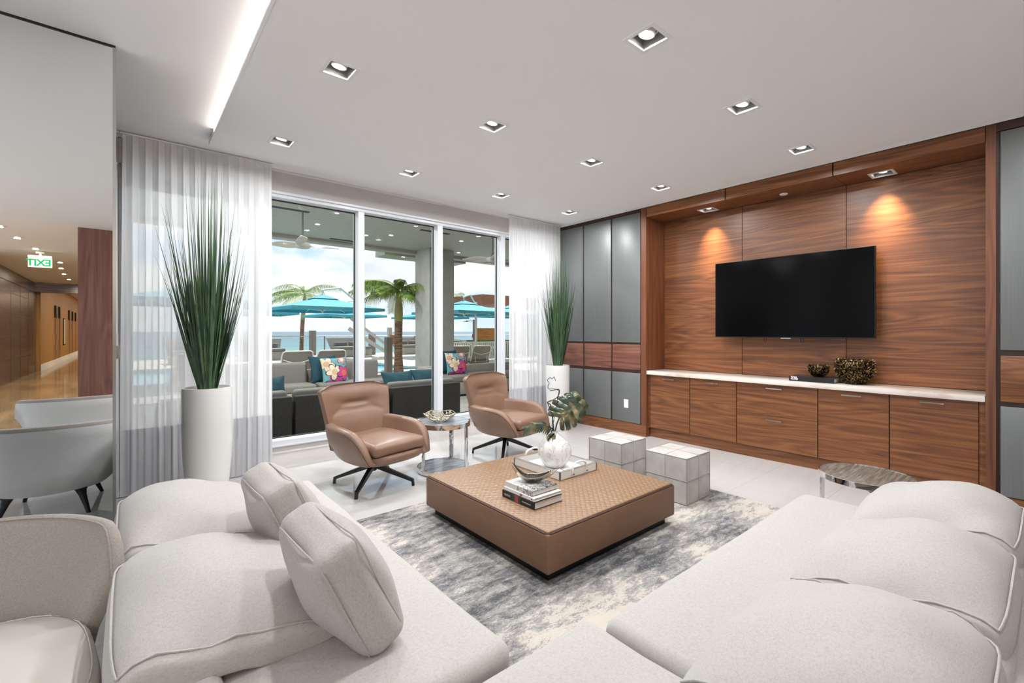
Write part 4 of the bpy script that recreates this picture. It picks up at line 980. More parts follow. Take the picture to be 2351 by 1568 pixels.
MB().box(-0.1184, -0.1176, -0.128, -0.116, 0.006, 0.012).build('spine_mark', M_['ink'], b2)
b3 = book('book', 'white book with black and white photo jacket, topmost of the stack', (BX + 0.006, BY + 0.012, TZ + 0.0674), 0.222, 0.258, 0.033, M_['photo'], GB)
# leaf shaped silver dish on the books
dish = thing('leaf_dish', 'leaf shaped silver dish with twisted stem on the book stack', 'dish', (2.01, 2.19, TZ + 0.1010))
def dpt(s, q):
    """s along the leaf from its curled tip to the stem, q across"""
    x = -0.125 + 0.25 * s; w = 0.058 * math.sin(PI * min(1, 0.05 + 0.92 * s)) ** 0.75 * (1 - 0.25 * s)
    z = 0.004 + 0.085 * max(0, (0.42 - s) / 0.42) ** 1.8 + 0.035 * max(0, (s - 0.62) / 0.38) ** 1.6 + 0.030 * q * q
    return vp(x, z, w * q)
rg = [[dpt(i / 24, -1 + 2 * j / 14) for j in range(15)] for i in range(25)]
MB().loft(rg, closed=False).build('bowl_inside', M_['silver_dark'], dish, 60)
MB().loft([[p - UV * 0.0035 for p in reversed(r)] for r in rg], closed=False).build('bowl_outside', M_['silver'], dish, 60)
rim = [r[0] for r in rg] + [r[-1] for r in reversed(rg)]
MB().tube(rim, 0.0034, 6, loop=True).build('rim', M_['silver'], dish, 60)
MB().tube([dpt(0.93, 0), vp(0.135, 0.052), vp(0.160, 0.075), vp(0.185, 0.083, 0.005), vp(0.215, 0.068, 0.0)], [0.008, 0.007, 0.005, 0.004, 0.002], 8).build('stem', M_['silver'], dish, 60)
fl = MB()
for k in range(14):
    s = 0.14 + 0.66 * k / 13; fl.tube([dpt(s, q / 4) + UV * 0.001 for q in range(0, 5)], 0.0022, 5)
fl.build('flutes', M_['silver_dark'], dish, 60)
shell = thing('white_shell', 'small white shell in the front corner of the tray', 'shell', (2.435, 2.345, TZ + 0.0105))
MB().lathe([(0.004, 0.0), (0.026, 0.004), (0.034, 0.02), (0.028, 0.04), (0.012, 0.048), (0.002, 0.05)], n=20).build('body', M_['ceramic'], shell, 60)
MB().tube([(0.028, 0.0, 0.03), (0.05, -0.012, 0.045), (0.066, -0.03, 0.05)], [0.007, 0.005, 0.002], 8).build('spire', M_['ceramic'], shell, 60)

# openwork bowl on the round table
nb = thing('openwork_bowl', 'openwork silver nest bowl on the grey marble side table', 'bowl', (2.37, 3.93, 0.4875))
def nest(n, rows, seed):
    rng = random.Random(seed); bm = bmesh.new(); G = []
    for i in range(rows + 1):
        f = i / rows; r = 0.045 + 0.115 * f ** 0.8; row = []
        for j in range(n):
            a = 2 * PI * (j + 0.5 * (i % 2)) / n + (rng.uniform(-0.10, 0.10) if 0 < i else 0)
            rr = r * (1 + rng.uniform(-0.03, 0.03)); z = 0.006 + 0.072 * f ** 1.4 + (0.008 * math.sin(5 * a) if i == rows else 0)
            row.append(bm.verts.new((rr * math.cos(a), rr * math.sin(a), z)))
        G.append(row)
    bm.faces.new(list(reversed(G[0])))
    for i in range(rows):
        for j in range(n):
            k = (j + 1) % n
            if i % 2 == 0:
                bm.faces.new((G[i][j], G[i][k], G[i + 1][j])); bm.faces.new((G[i][k], G[i + 1][k], G[i + 1][j]))
            else:
                bm.faces.new((G[i][j], G[i + 1][k], G[i + 1][j])); bm.faces.new((G[i][j], G[i][k], G[i + 1][k]))
    es = [e for e in bm.edges if rng.random() < 0.36 and len(e.link_faces) == 2 and e.verts[0].co.z > 0.01]
    bmesh.ops.dissolve_edges(bm, edges=es, use_verts=False)
    bmesh.ops.wireframe(bm, faces=bm.faces[:], thickness=0.0075, use_replace=True, use_even_offset=True, use_boundary=True)
    me = bpy.data.meshes.new('openwork'); bm.to_mesh(me); bm.free(); me.materials.append(M_['nest']); o = bpy.data.objects.new('openwork', me); COL.objects.link(o); o.parent = nb
nest(26, 6, 3)

# textured bowls and the black book on the counter
def spiky(label, loc, r, h, n, seed, ln):
    t = thing('textured_bowl', label, 'bowl', loc, group='textured bronze bowls on the counter')
    pf = lambda f: r * (0.40 + 0.60 * math.sin(PI / 2 * max(0.001, f) / 0.72) ** 0.85) if f < 0.72 else r * (1 - 0.13 * ((f - 0.72) / 0.28) ** 2)
    prof = [(pf(i / 16), h * i / 16) for i in range(16)] + [(r * 0.86, h)]
    MB().lathe([(0.01, 0)] + prof + [(r * 0.80, h - 0.006), (r * 0.82, h * 0.6), (r * 0.5, h * 0.15), (0.01, h * 0.12)], n=48).build('bowl_body', M_['bronze'], t, 60)
    rng = random.Random(seed); mb = MB(); ga = PI * (3 - math.sqrt(5))
    for i in range(n):
        f = 0.04 + 0.96 * i / n; a = i * ga + rng.uniform(-0.1, 0.1); rr = pf(f); e = 0.01; sl = (pf(min(1, f + e)) - pf(max(0, f - e))) / (2 * e * h)
        c, s_ = math.cos(a), math.sin(a); nr = Vector((c, s_, -sl)).normalized(); p = Vector((rr * c, rr * s_, h * f)); tg = Vector((-s_, c, 0)); up = nr.cross(tg)
        w = ln * rng.uniform(0.42, 0.62); q = p + nr * ln * rng.uniform(0.7, 1.2) + up * ln * rng.uniform(-0.2, 0.7) + tg * ln * rng.uniform(-0.4, 0.4)
        mb.add([p - nr * 0.002 + tg * w * 0.6, p - nr * 0.002 + up * w * 1.3, p - nr * 0.002 - tg * w * 0.6, p - nr * 0.002 - up * w * 1.3, q], [(0, 1, 4), (1, 2, 4), (2, 3, 4), (3, 0, 4)])
    mb.build('petal_texture', M_['bronze'], t)
    return t
spiky('large black and bronze textured bowl on the marble counter', (5.42, 1.245, 0.8685), 0.158, 0.235, 620, 1, 0.017)
bk = book('book', 'black book with white lettering lying on the marble counter', (5.40, 1.575, 0.8685), 0.255, 0.40, 0.05, M_['bookblack'], 'black book on the counter')
text_mesh('lettering', 'TOM\nFORD', 0.027, M_['whiteink'], bk, Matrix.Translation((-0.1278, 0.182, 0.029)) @ MS, 0.0003, 0.92, 0.62, bold=0.0009)
text_mesh('lettering', 'TOM\nFORD', 0.075, M_['steel_soft'], bk, Matrix.Translation((-0.02, 0.175, 0.0502)) @ Matrix.Rotation(-PI / 2, 4, 'Z'), 0.0002, 0.92, 0.62)
spiky('small black and bronze textured bowl on the black book', (5.40, 1.545, 0.9188), 0.088, 0.118, 420, 2, 0.012)

# ------------------------------------------------------------ lobby seen in the mirror
S('wall_lobby_column', box(-0.62, 0.35, -3.55, -2.95, 0, H1), M_['column_wood'])
lw = MB().box(-2.75, -2.45, -15.6, -7.0, 0, H1)
S('wall_lobby_left', lw, M_['lobbywood'])
gr = MB()
for z in (0.62, 1.22, 1.82, 2.42): gr.box(-2.452, -2.447, -15.6, -7.0, z - 0.006, z + 0.006)
for y in (-8.4, -9.8, -11.2, -12.6, -14.0): gr.box(-2.452, -2.447, y - 0.008, y + 0.008, 0, 2.75)
S('trim_20', gr, M_['gap'])
S('trim_21', MB().box(-2.46, -2.43, -15.6, -7.0, 2.72, H1).box(-2.8, 4.0, -15.6, -15.2, 2.72, 3.3), M_['lobbywood'])
S('wall_corridor', box(-2.75, -2.35, -46.0, -15.7, 0, 3.4), M_['gold'])
S('wall_corridor_end', MB().box(-2.75, 6.0, -46.4, -46.0, 0, 3.4), M_['gold'])
S('baseboard_corridor', box(-2.36, -2.32, -46.0, -15.7, 0, 0.22), M_['white'])
S('ceiling_corridor', box(-3.0, 6.0, -46.4, -15.6, 3.3, 3.45), M_['ceil'])
S('wall_lobby_right', MB().box(6.0, 6.2, -46.4, -3.6, 0, 3.4).box(0.35, 6.0, -3.60, -3.45, 0, H1), M_['ceil'])
for i, (y, lab) in enumerate(((-19.6, 'first'), (-21.0, 'second'), (-25.2, 'third'), (-27.0, 'fourth'), (-28.8, 'fifth'))):
    p = thing('tall_door_pull', lab + ' tall mirrored door pull on the gold corridor wall, counted from the lobby', 'door pull', (-2.345, y, 0), group='tall mirrored pulls in the corridor')
    box(0.0, 0.03, -0.16, 0.16, 0.25, 1.95).build('pull_plate', M_['mirror'], p); box(0.0, 0.05, -0.18, 0.18, 1.95, 2.45).build('top_block', M_['black'], p)
cp = thing('framed_picture', 'narrow framed picture on the gold corridor wall', 'picture', (-2.35, -23.0, 0)); box(0, 0.03, -0.35, 0.35, 0.75, 2.0).build('frame', M_['black'], cp); box(0.028, 0.033, -0.31, 0.31, 0.79, 1.96).build('print', M_['cube'], cp)
for i, (x, y) in enumerate(((-1.55, -3.6), (-1.5, -4.7), (-1.42, -6.0), (-1.25, -8.2), (-1.35, -9.6), (-1.42, -11.2), (-1.45, -13.0))):
    t = thing('lobby_downlight', ('nearest', 'second', 'third', 'fourth', 'fifth', 'sixth', 'farthest')[i] + ' small round lobby ceiling spot, counted away from the mirror', 'ceiling light', (x, y, H1), group='lobby ceiling spots')
    MB().lathe([(0.05, -0.006), (0.075, -0.004), (0.08, 0.0)], n=20, caps=False).build('trim_ring', M_['white'], t); MB().cyl(0, 0, -0.005, -0.001, 0.032, n=20).build('lamp_face', M_['lamp'], t)
    lamp_light(x, y, H1 - 0.02, 45.0, 0.08, (0, 0, -1), PI, (1.0, 0.86, 0.68))
for k in range(5): lamp_light(0.5, -18.0 - 5.5 * k, 3.28, 120.0, 0.3, (0, 0, -1), PI, (1.0, 0.84, 0.62))
ex = thing('exit_sign', 'green exit sign hanging from the lobby ceiling, mirrored', 'sign', (-1.40, -6.46, 0), 0.12)
MB().cyl(0, 0, 2.985, H1, 0.07, n=20).cyl(0, 0, 2.93, 2.99, 0.02, n=12).rbox(-0.18, 0.18, -0.03, 0.03, 2.90, 2.945, 0.006, 1).build('mount', M_['white'], ex)
MB().rbox(-0.18, 0.18, -0.006, 0.006, 2.70, 2.905, 0.003, 1).build('acrylic_panel', M_['clearplastic'], ex)
text_mesh('lettering', 'EXIT', 0.19, M_['sign_green'], ex, Matrix.Translation((0.165, 0.0075, 2.735)) @ Matrix(((-1, 0, 0, 0), (0, 0, 1, 0), (0, 1, 0, 0), (0, 0, 0, 1))), 0.001, 0.92, bold=0.004)

# ------------------------------------------------------------ outside: terrace, pool, sea
M_['deck'] = mat('pool_deck', (214, 206, 196), 0.8, noise=((2, 2, 2), (200, 192, 182), 0.4, 0.7, 4))
M_['patio'] = mat('patio_paving', (176, 172, 166), 0.6, noise=((3, 3, 3), (160, 156, 150), 0.4, 0.7, 4))
M_['soffit'] = mat('patio_soffit_boards', (184, 184, 174), 0.6)
M_['concrete'] = mat('smooth_concrete', (184, 181, 176), 0.85, noise=((3, 3, 3), (172, 169, 164), 0.4, 0.7, 4))
M_['water'] = mat('pool_water', (104, 190, 206), 0.05, spec=0.5, noise=((1.2, 3, 1), (72, 166, 190), 0.4, 0.65, 4), bump=((6, 6, 6), 0.15, 0.03))
M_['teal'] = mat('teal_canvas', (86, 160, 174), 0.8)
M_['alu'] = mat('pale_aluminium', (214, 210, 202), 0.4)
M_['mesh'] = mat('taupe_sling_mesh', (134, 128, 120), 0.8, noise=((300, 300, 300), (122, 116, 108), 0.4, 0.6, 2))
M_['wicker_dark'] = mat('dark_wicker', (58, 54, 49), 0.7, noise=((90, 90, 140), (32, 30, 28), 0.42, 0.6, 2), bump=((90, 90, 140), 0.8, 0.01))
M_['wicker_pale'] = mat('pale_wicker', (178, 170, 160), 0.8, noise=((80, 80, 120), (150, 142, 132), 0.42, 0.6, 2), bump=((80, 80, 120), 0.8, 0.01))
M_['outcushion'] = mat('outdoor_grey_cushion', (128, 125, 118), 0.9)
M_['tealpillow'] = mat('dark_teal_pillow', (22, 66, 78), 0.85)
M_['palm'] = mat('palm_frond', (150, 170, 84), 0.5, noise=((8, 8, 8), (76, 108, 46), 0.38, 0.66, 3))
M_['trunk'] = mat('palm_trunk', (140, 112, 88), 0.9, noise=((4, 4, 40), (98, 76, 60), 0.42, 0.6, 3), bump=((3, 3, 40), 0.8, 0.03))
M_['shaft'] = mat('palm_crownshaft', (146, 140, 84), 0.6)
M_['post'] = mat('grey_bollard', (122, 116, 108), 0.7)
M_['brownwood'] = mat('brown_cladding', (150, 92, 62), 0.6, noise=((1, 1, 30), (126, 74, 48), 0.4, 0.65, 3))
M_['orangewood'] = mat('orange_board', (196, 134, 74), 0.7, noise=((2, 2, 12), (176, 116, 62), 0.4, 0.65, 3))
M_['hedge'] = mat('hedge_leaf', (96, 140, 48), 0.6, noise=((12, 12, 12), (54, 94, 30), 0.4, 0.66, 3))
M_['gravel'] = mat('planting_gravel', (150, 142, 130), 0.95, noise=((9, 9, 9), (84, 80, 74), 0.42, 0.6, 5))
M_['mural'] = mat('teal_mural', (20, 140, 160), 0.6, noise=((2.2, 2.2, 2.2), (226, 236, 220), 0.52, 0.66, 3))
def sea_mat():
    m = bpy.data.materials.new('sea_water'); m.use_nodes = True; nt = m.node_tree; b = nt.nodes['Principled BSDF']; tc = nt.nodes.new('ShaderNodeTexCoord')
    sp = nt.nodes.new('ShaderNodeSeparateXYZ'); nt.links.new(tc.outputs['Object'], sp.inputs[0])
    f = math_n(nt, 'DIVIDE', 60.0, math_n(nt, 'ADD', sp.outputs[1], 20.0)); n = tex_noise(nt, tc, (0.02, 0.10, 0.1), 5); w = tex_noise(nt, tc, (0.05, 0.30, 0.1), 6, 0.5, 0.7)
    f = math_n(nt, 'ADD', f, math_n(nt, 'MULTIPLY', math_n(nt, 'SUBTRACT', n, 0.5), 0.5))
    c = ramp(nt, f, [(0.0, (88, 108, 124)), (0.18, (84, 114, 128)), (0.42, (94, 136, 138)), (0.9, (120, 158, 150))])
    foam = ramp(nt, w, [(0.64, (0, 0, 0)), (0.70, (255, 255, 255))]); nt.links.new(mixc(nt, foam, c, (236, 242, 240)), b.inputs['Base Color'])
    b.inputs['Roughness'].default_value = 0.45; b.inputs['Specular IOR Level'].default_value = 0.25; return m
S('terrace_floor', MB().box(-30, 40, 5.30, 12.6, -0.12, -0.02), M_['patio'])
S('terrace_bounce_side', MB().box(-30, -3.0, -46, 5.30, -0.12, -0.03), M_['terrace'])  # unseen bounce surface beyond the open left side
PX0, PX1, PY0, PY1 = -3.0, 8.6, 15.4, 21.5
S('pool_deck', MB().box(-30, 45, 12.6, PY0, -0.12, -0.02).box(-30, PX0, PY0, PY1, -0.12, -0.02).box(PX1, 45, PY0, PY1, -0.12, -0.02).box(-30, 45, PY1, 28.5, -0.12, -0.02), M_['deck'])
S('pool_wall', MB().box(PX0 - 0.1, PX1 + 0.1, PY1, PY1 + 0.1, -1.2, -0.13).box(PX0, PX0 + 0.1, PY0, PY1, -1.2, -0.13).box(PX1, PX1 + 0.1, PY0, PY1, -1.2, -0.13).box(PX0, PX1, PY0 - 0.1, PY0, -1.2, -0.13), M_['mural'])
pw = MB().box(PX0, PX1, PY0, PY1, -0.22, -0.14).build('pool_water', M_['water']); pw['kind'] = 'structure'
S('beach_ground', box(-400, 500, 28.5, 60, -6.0, -3.9), M_['deck'])
sea = MB(); ys = [40, 60, 100, 200, 400, 800, 1600, 3200, 9000]
sea.loft([[(-1.6 * y - 300, y, -3.85), (1.6 * y + 300, y, -3.85)] for y in ys], closed=False)
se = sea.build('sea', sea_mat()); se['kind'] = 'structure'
# patio roof and column
ZP = 3.8
so = MB()
k = 0
y = 5.32
while y < 12.3:
    so.box(-12, 30, y, y + 0.146, ZP, ZP + 0.02); y += 0.160
S('ceiling_patio', so, M_['soffit'])
S('ceiling_patio_upper', box(-12, 30, 5.32, 12.5, ZP + 0.021, 4.2), M_['gap'])
S('wall_facade', MB().box(-12, 30, 5.321, 5.34, 3.31, ZP).box(-12, -1.62, 5.1, 5.32, 0, 4.2).box(5.82, 30, 5.1, 5.32, 0, 4.2), M_['concrete'])
S('trim_22', MB().box(-12, 30, 12.3, 12.62, ZP - 0.10, 4.3), M_['concrete'])
S('beam_patio', MB().box(5.75, 8.6, 12.62, 13.3, ZP - 0.16, 4.2), M_['concrete'])
S('column_patio', box(6.62, 7.45, 11.55, 12.40, -0.02, ZP), M_['concrete'])
S('column_patio_left', box(-6.0, -5.2, 11.55, 12.40, -0.02, ZP), M_['concrete'])
for i, (x, y, lab) in enumerate(((2.40, 9.73, 'by the left ceiling fan'), (4.40, 12.1, 'at the outer edge of the roof'), (5.70, 9.67, 'above the palm'))):
    v = MB().box(x - 0.40, x + 0.40, y - 0.06, y + 0.06, ZP - 0.006, ZP).build('slot_vent', M_['gap']); tag(v, 'dark linear slot vent in the patio ceiling ' + lab, 'vent', 'patio ceiling slot vents')
for i, ((x, y), lab) in enumerate(zip(((3.26, 10.69), (4.56, 11.12), (5.04, 10.71), (6.81, 10.2), (7.74, 11.74), (8.74, 12.2)), ('left of the first mullion', 'just right of the first mullion', 'in the second pane', 'near the column top', 'right of the column', 'by the right fan'))):
    v = MB().cyl(x, y, ZP - 0.008, ZP, 0.05, n=20).build('patio_spot', M_['lamp_small']); (lamp_light(x, y, ZP - 0.03, 45.0, 0.12) if i < 2 else None)
    tag(v, 'small round spot in the patio ceiling ' + lab, 'ceiling light', 'patio ceiling spots')
for x in (-0.6, 1.6, 3.8): lamp_light(x, 7.2, ZP - 0.03, 75.0, 0.12)     # added unseen lamps over the wicker sofas, without fixtures, brightening the patio
def make_fan(label, loc):
    t = thing('ceiling_fan', label, 'ceiling fan', loc, group='patio ceiling fans')
    MB().lathe([(0.02, -0.09), (0.07, -0.06), (0.085, 0.0)], n=24).build('canopy', M_['alu'], t, 50)
    MB().cyl(0, 0, -0.70, -0.05, 0.016, n=12).lathe([(0.018, -0.58), (0.05, -0.70)], n=16).build('stem', M_['post'], t, 50)
    MB().lathe([(0.05, -0.695), (0.13, -0.72), (0.15, -0.77), (0.12, -0.815), (0.04, -0.83)], n=28).build('motor_housing', M_['alu'], t, 50)
    for a in (0.18, 0.18 + 2 * PI / 3, 0.18 + 4 * PI / 3):
        R0 = []
        for j in range(10):
            f = j / 9; r = 0.10 + 0.66 * f; c = 0.085 * (0.75 + 0.6 * math.sin(PI * min(1, f * 1.1)) ) * (1 - 0.75 * f ** 4); tw_ = 0.55 - 0.35 * f
            R0.append([Vector((r, s * c * math.cos(tw_) + 0.03 * f, -0.75 + s * c * math.sin(tw_) + o + 0.03 * f)) for s, o in ((-1, -0.004), (0, -0.012), (1, -0.004), (1, 0.004), (0, 0.004), (-1, 0.004))])
        MB().loft(R0, M=Matrix.Rotation(a, 4, 'Z')).build('blade', M_['alu'], t, 50)
    return t
fan = make_fan('ceiling fan on the patio seen in the left window pane', (2.56, 9.3, ZP)); dup(fan, (6.42, 8.32, ZP), 1.9, 'ceiling fan on the patio seen right of the column')

# outdoor lounge sofas against the glass
def out_sofa(label, x0, x1, y0, y1, top=0.62, seat_d=0.8):
    t = thing('outdoor_sofa', label, 'sofa', ((x0 + x1) / 2, y0, -0.02), group='dark wicker patio sofas'); w = (x1 - x0) / 2
    MB().rbox(-w, w, 0.0, 0.12, 0.04, top, 0.02, 2).rbox(-w, w, 0.12, seat_d, 0.04, 0.30, 0.02, 2).build('wicker_frame', M_['wicker_dark'], t, 40)
    MB().soft((0, 0.12 + (seat_d - 0.12) / 2, 0.37), (w - 0.01, (seat_d - 0.13) / 2, 0.07), 0.04, 0.01, 6).build('seat_cushion', M_['outcushion'], t, 60)
    MB().soft((0, 0.20, 0.53), (w - 0.02, 0.075, 0.15), 0.05, 0.0, 6).build('back_cushion', M_['outcushion'], t, 60)
    return t
out_sofa('dark wicker patio sofa unit behind the left curtain edge', 0.2, 1.50, 5.86, 0)
out_sofa('dark wicker patio sofa unit behind the left armchair', 1.53, 2.75, 5.86, 0)
out_sofa('dark wicker patio sofa unit left of the second mullion', 2.78, 3.90, 5.86, 0)
t = thing('outdoor_sofa', 'patio sofa end unit facing the dark wicker sofas beyond the left window', 'sofa', (1.15, 8.6, -0.02), group='dark wicker patio sofas')
MB().rbox(0, 2.9, 0, 0.85, 0.04, 0.30, 0.02, 2).rbox(0, 2.9, 0.72, 0.85, 0.3, 0.66, 0.02, 2).build('wicker_frame', M_['wicker_pale'], t, 40)
MB().soft((0.75, 0.36, 0.37), (0.72, 0.34, 0.07), 0.04, 0.01, 6).soft((2.2, 0.36, 0.37), (0.68, 0.34, 0.07), 0.04, 0.01, 6).build('seat_cushion', M_['outcushion'], t, 60)
MB().soft((0.75, 0.60, 0.60), (0.70, 0.09, 0.22), 0.06, 0.0, 6).soft((2.2, 0.60, 0.60), (0.66, 0.09, 0.22), 0.06, 0.0, 6).build('back_cushion', M_['outcushion'], t, 60)
t = thing('outdoor_sofa', 'pale wicker patio sofa behind the right armchair', 'sofa', (5.0, 8.2, -0.02), group='dark wicker patio sofas')
MB().rbox(0, 2.6, 0, 0.85, 0.04, 0.30, 0.02, 2).rbox(0, 2.6, 0.72, 0.85, 0.3, 0.62, 0.02, 2).rbox(-0.13, 0.0, 0, 0.85, 0.04, 0.62, 0.02, 2).build('wicker_frame', M_['wicker_pale'], t, 40)
MB().soft((1.3, 0.36, 0.37), (1.28, 0.34, 0.07), 0.04, 0.01, 6).build('seat_cushion', M_['outcushion'], t, 60)
def flowers():
    m = bpy.data.materials.new('flower_print'); m.use_nodes = True; nt = m.node_tree; b = nt.nodes['Principled BSDF']; tc = nt.nodes.new('ShaderNodeTexCoord')
    sp = nt.nodes.new('ShaderNodeSeparateXYZ'); nt.links.new(tc.outputs['Object'], sp.inputs[0]); col = (104, 158, 164)
    def flower(col, cx, cy, R, n, c1, c2, ph):
        x = math_n(nt, 'SUBTRACT', sp.outputs[0], cx); y = math_n(nt, 'SUBTRACT', sp.outputs[1], cy)
        r = math_n(nt, 'SQRT', math_n(nt, 'ADD', math_n(nt, 'MULTIPLY', x, x), math_n(nt, 'MULTIPLY', y, y)))
        a = math_n(nt, 'ARCTAN2', y, x); w = math_n(nt, 'ABSOLUTE', math_n(nt, 'COSINE', math_n(nt, 'ADD', math_n(nt, 'MULTIPLY', a, n / 2.0), ph)))
        lim = math_n(nt, 'MULTIPLY', math_n(nt, 'ADD', math_n(nt, 'MULTIPLY', w, 0.5), 0.5), R); q = math_n(nt, 'DIVIDE', r, lim)
        k = math_n(nt, 'LESS_THAN', q, 1.0); e = math_n(nt, 'LESS_THAN', q, 0.90); i = math_n(nt, 'LESS_THAN', r, R * 0.34)
        col = mixc(nt, k, col, (44, 40, 48)); col = mixc(nt, e, col, c1); return mixc(nt, i, col, c2)
    col = flower(col, -0.02, -0.26, 0.22, 6, (196, 60, 140), (206, 70, 150), 0.2)
    col = flower(col, -0.17, 0.12, 0.17, 5, (220, 200, 172), (196, 160, 128), 0.6)
    col = flower(col, -0.04, -0.04, 0.17, 5, (226, 206, 180), (206, 176, 142), 1.3)
    col = flower(col, 0.14, 0.20, 0.11, 5, (206, 140, 150), (226, 206, 180), 0.4)
    col = flower(col, 0.15, -0.06, 0.16, 5, (204, 64, 134), (212, 108, 76), 0.9)
    nt.links.new(col, b.inputs['Base Color']); b.inputs['Roughness'].default_value = 0.85; return m
M_['flower'] = flowers()
def opillow(label, c, w, h, mt, rz=0.0, lean=0.25, seed=0, grp='patio cushions'):
    return cushion('patio_pillow', label, 'pillow', c, (math.cos(rz), math.sin(rz), 0), (-math.sin(rz) * lean, math.cos(rz) * lean, 1), w, h, 0.15, mt, grp, seed, 2.2, 0.55, 0.08, 0.004, 0.004)
opillow('flower printed pillow in the left window pane', (3.02, 8.86, 0.63), 0.52, 0.52, M_['flower'], 0.12, 0.3, 21)
opillow('dark teal pillow behind the left flower printed pillow', (2.86, 9.02, 0.66), 0.52, 0.52, M_['tealpillow'], 0.12, 0.3, 22)
opillow('low dark teal pillow at the edge of the left curtain', (1.28, 6.26, 0.62), 0.50, 0.42, M_['tealpillow'], 0.05, 0.5, 23)
opillow('dark teal pillow lying above the wicker sofa, left one', (3.08, 6.26, 0.60), 0.50, 0.42, M_['tealpillow'], 0.0, 0.6, 24)
opillow('dark teal pillow lying above the wicker sofa, right one', (3.56, 6.26, 0.61), 0.50, 0.42, M_['tealpillow'], 0.0, 0.6, 25)
opillow('flower printed pillow behind the right armchair', (5.62, 8.62, 0.66), 0.50, 0.50, M_['flower'], -0.15, 0.3, 26)
opillow('dark teal pillow behind the right flower printed pillow', (5.48, 8.80, 0.70), 0.52, 0.52, M_['tealpillow'], -0.15, 0.3, 27)

# sun loungers
def make_lounger(label, loc, rz):
    t = thing('sun_lounger', label, 'sun lounger', loc, rz, 'sun loungers on the pool deck')
    MB().rbox(-0.40, 0.40, 0.1, 1.75, 0.0, 0.26, 0.02, 2).build('wicker_base', M_['wicker_pale'], t, 40)
    MB().soft((0, 0.95, 0.30), (0.37, 0.80, 0.045), 0.03, 0.01, 6).build('seat_pad', M_['mesh'], t, 60)
    M = T(0, 0.25, 0.28, math.radians(22), 0, 0)
    P = lambda s, z: (s * (0.36 + 0.02 * z), 0.03 * math.sin(PI * z / 0.6) + 0.0, z)
    R0 = [[(x, -0.045 * (1 - (x / 0.37) ** 2) * 0.5 + 0.02, z) for x in [-0.37 + 0.74 * i / 12 for i in range(13)]] for z in [0.62 * j / 8 for j in range(9)]]
    bk = MB().loft(R0, closed=False, M=M).loft([[(x, y + 0.012, z) for x, y, z in reversed(r)] for r in R0], closed=False, M=M).build('backrest_sling', M_['mesh'], t, 60)
    fr = MB().tube([(-0.37, 0.02, 0), (-0.385, 0.02, 0.5), (-0.36, 0.02, 0.61), (-0.30, 0.02, 0.64), (0.30, 0.02, 0.64), (0.36, 0.02, 0.61), (0.385, 0.02, 0.5), (0.37, 0.02, 0)], 0.020, 8, M=M)
    fr.tube([(-0.36 + 0.72 * i / 12, -0.012, 0.42 - 0.10 * math.sin(PI * i / 12)) for i in range(13)], 0.014, 8, M=M).build('backrest_frame', M_['alu'], t, 60)
    MB().tube([(-0.24, 0.18, 0.05), (-0.24, 0.13, 0.5)], 0.012, 6).tube([(0.24, 0.18, 0.05), (0.24, 0.13, 0.5)], 0.012, 6).build('prop', M_['alu'], t, 60)
    return t
lg = make_lounger('left sun lounger of the pair in the left window pane', (3.40, 12.72, -0.02), 0.0)
dup(lg, (4.28, 12.72, -0.02), 0.0, 'right sun lounger of the pair in the left window pane')
dup(lg, (9.02, 13.5, -0.02), -0.1, 'left sun lounger of the pair beyond the right armchair')
dup(lg, (9.86, 13.35, -0.02), -0.1, 'right sun lounger of the pair beyond the right armchair')
dup(lg, (1.2, 12.9, -0.02), 0.0, 'sun lounger seen through the left curtain')
# daybeds by the sea rail
def make_daybed(label, loc, rz=0.0):
    t = thing('daybed', label, 'daybed', loc, rz, 'grey daybeds along the sea rail')
    MB().rbox(-0.9, 0.9, -0.7, 0.7, 0.0, 0.42, 0.03, 2).build('wicker_base', M_['wicker_pale'], t, 40)
    MB().soft((0, 0.0, 0.49), (0.86, 0.66, 0.08), 0.04, 0.01, 6).build('mattress', M_['outcushion'], t, 60)
    MB().loft([[(-0.9, 0.62, 0.4), (0.9, 0.62, 0.4), (0.9, 0.70, 0.4), (-0.9, 0.70, 0.4)], [(-1.05, 0.98, 1.02), (1.05, 0.98, 1.02), (1.05, 1.05, 1.02), (-1.05, 1.05, 1.02)]]).build('backrest', M_['mesh'], t, 40)
    MB().soft((-0.42, 0.55, 0.68), (0.36, 0.08, 0.13), 0.05, 0, 5).soft((0.42, 0.55, 0.68), (0.36, 0.08, 0.13), 0.05, 0, 5).build('headrest_pillow', M_['post'], t, 60)
    return t
db = make_daybed('grey daybed by the sea rail right of the left palm trunk', (9.5, 25.2, -0.02))
dup(db, (13.6, 25.9, -0.02), 0.0, 'grey daybed by the sea rail beside the middle palm trunk')
dup(db, (5.0, 24.8, -0.02), 0.0, 'grey daybed by the sea rail at the left curtain edge')
dup(db, (2.2, 24.2, -0.02), 0.0, 'grey daybed seen through the left sheer curtain')

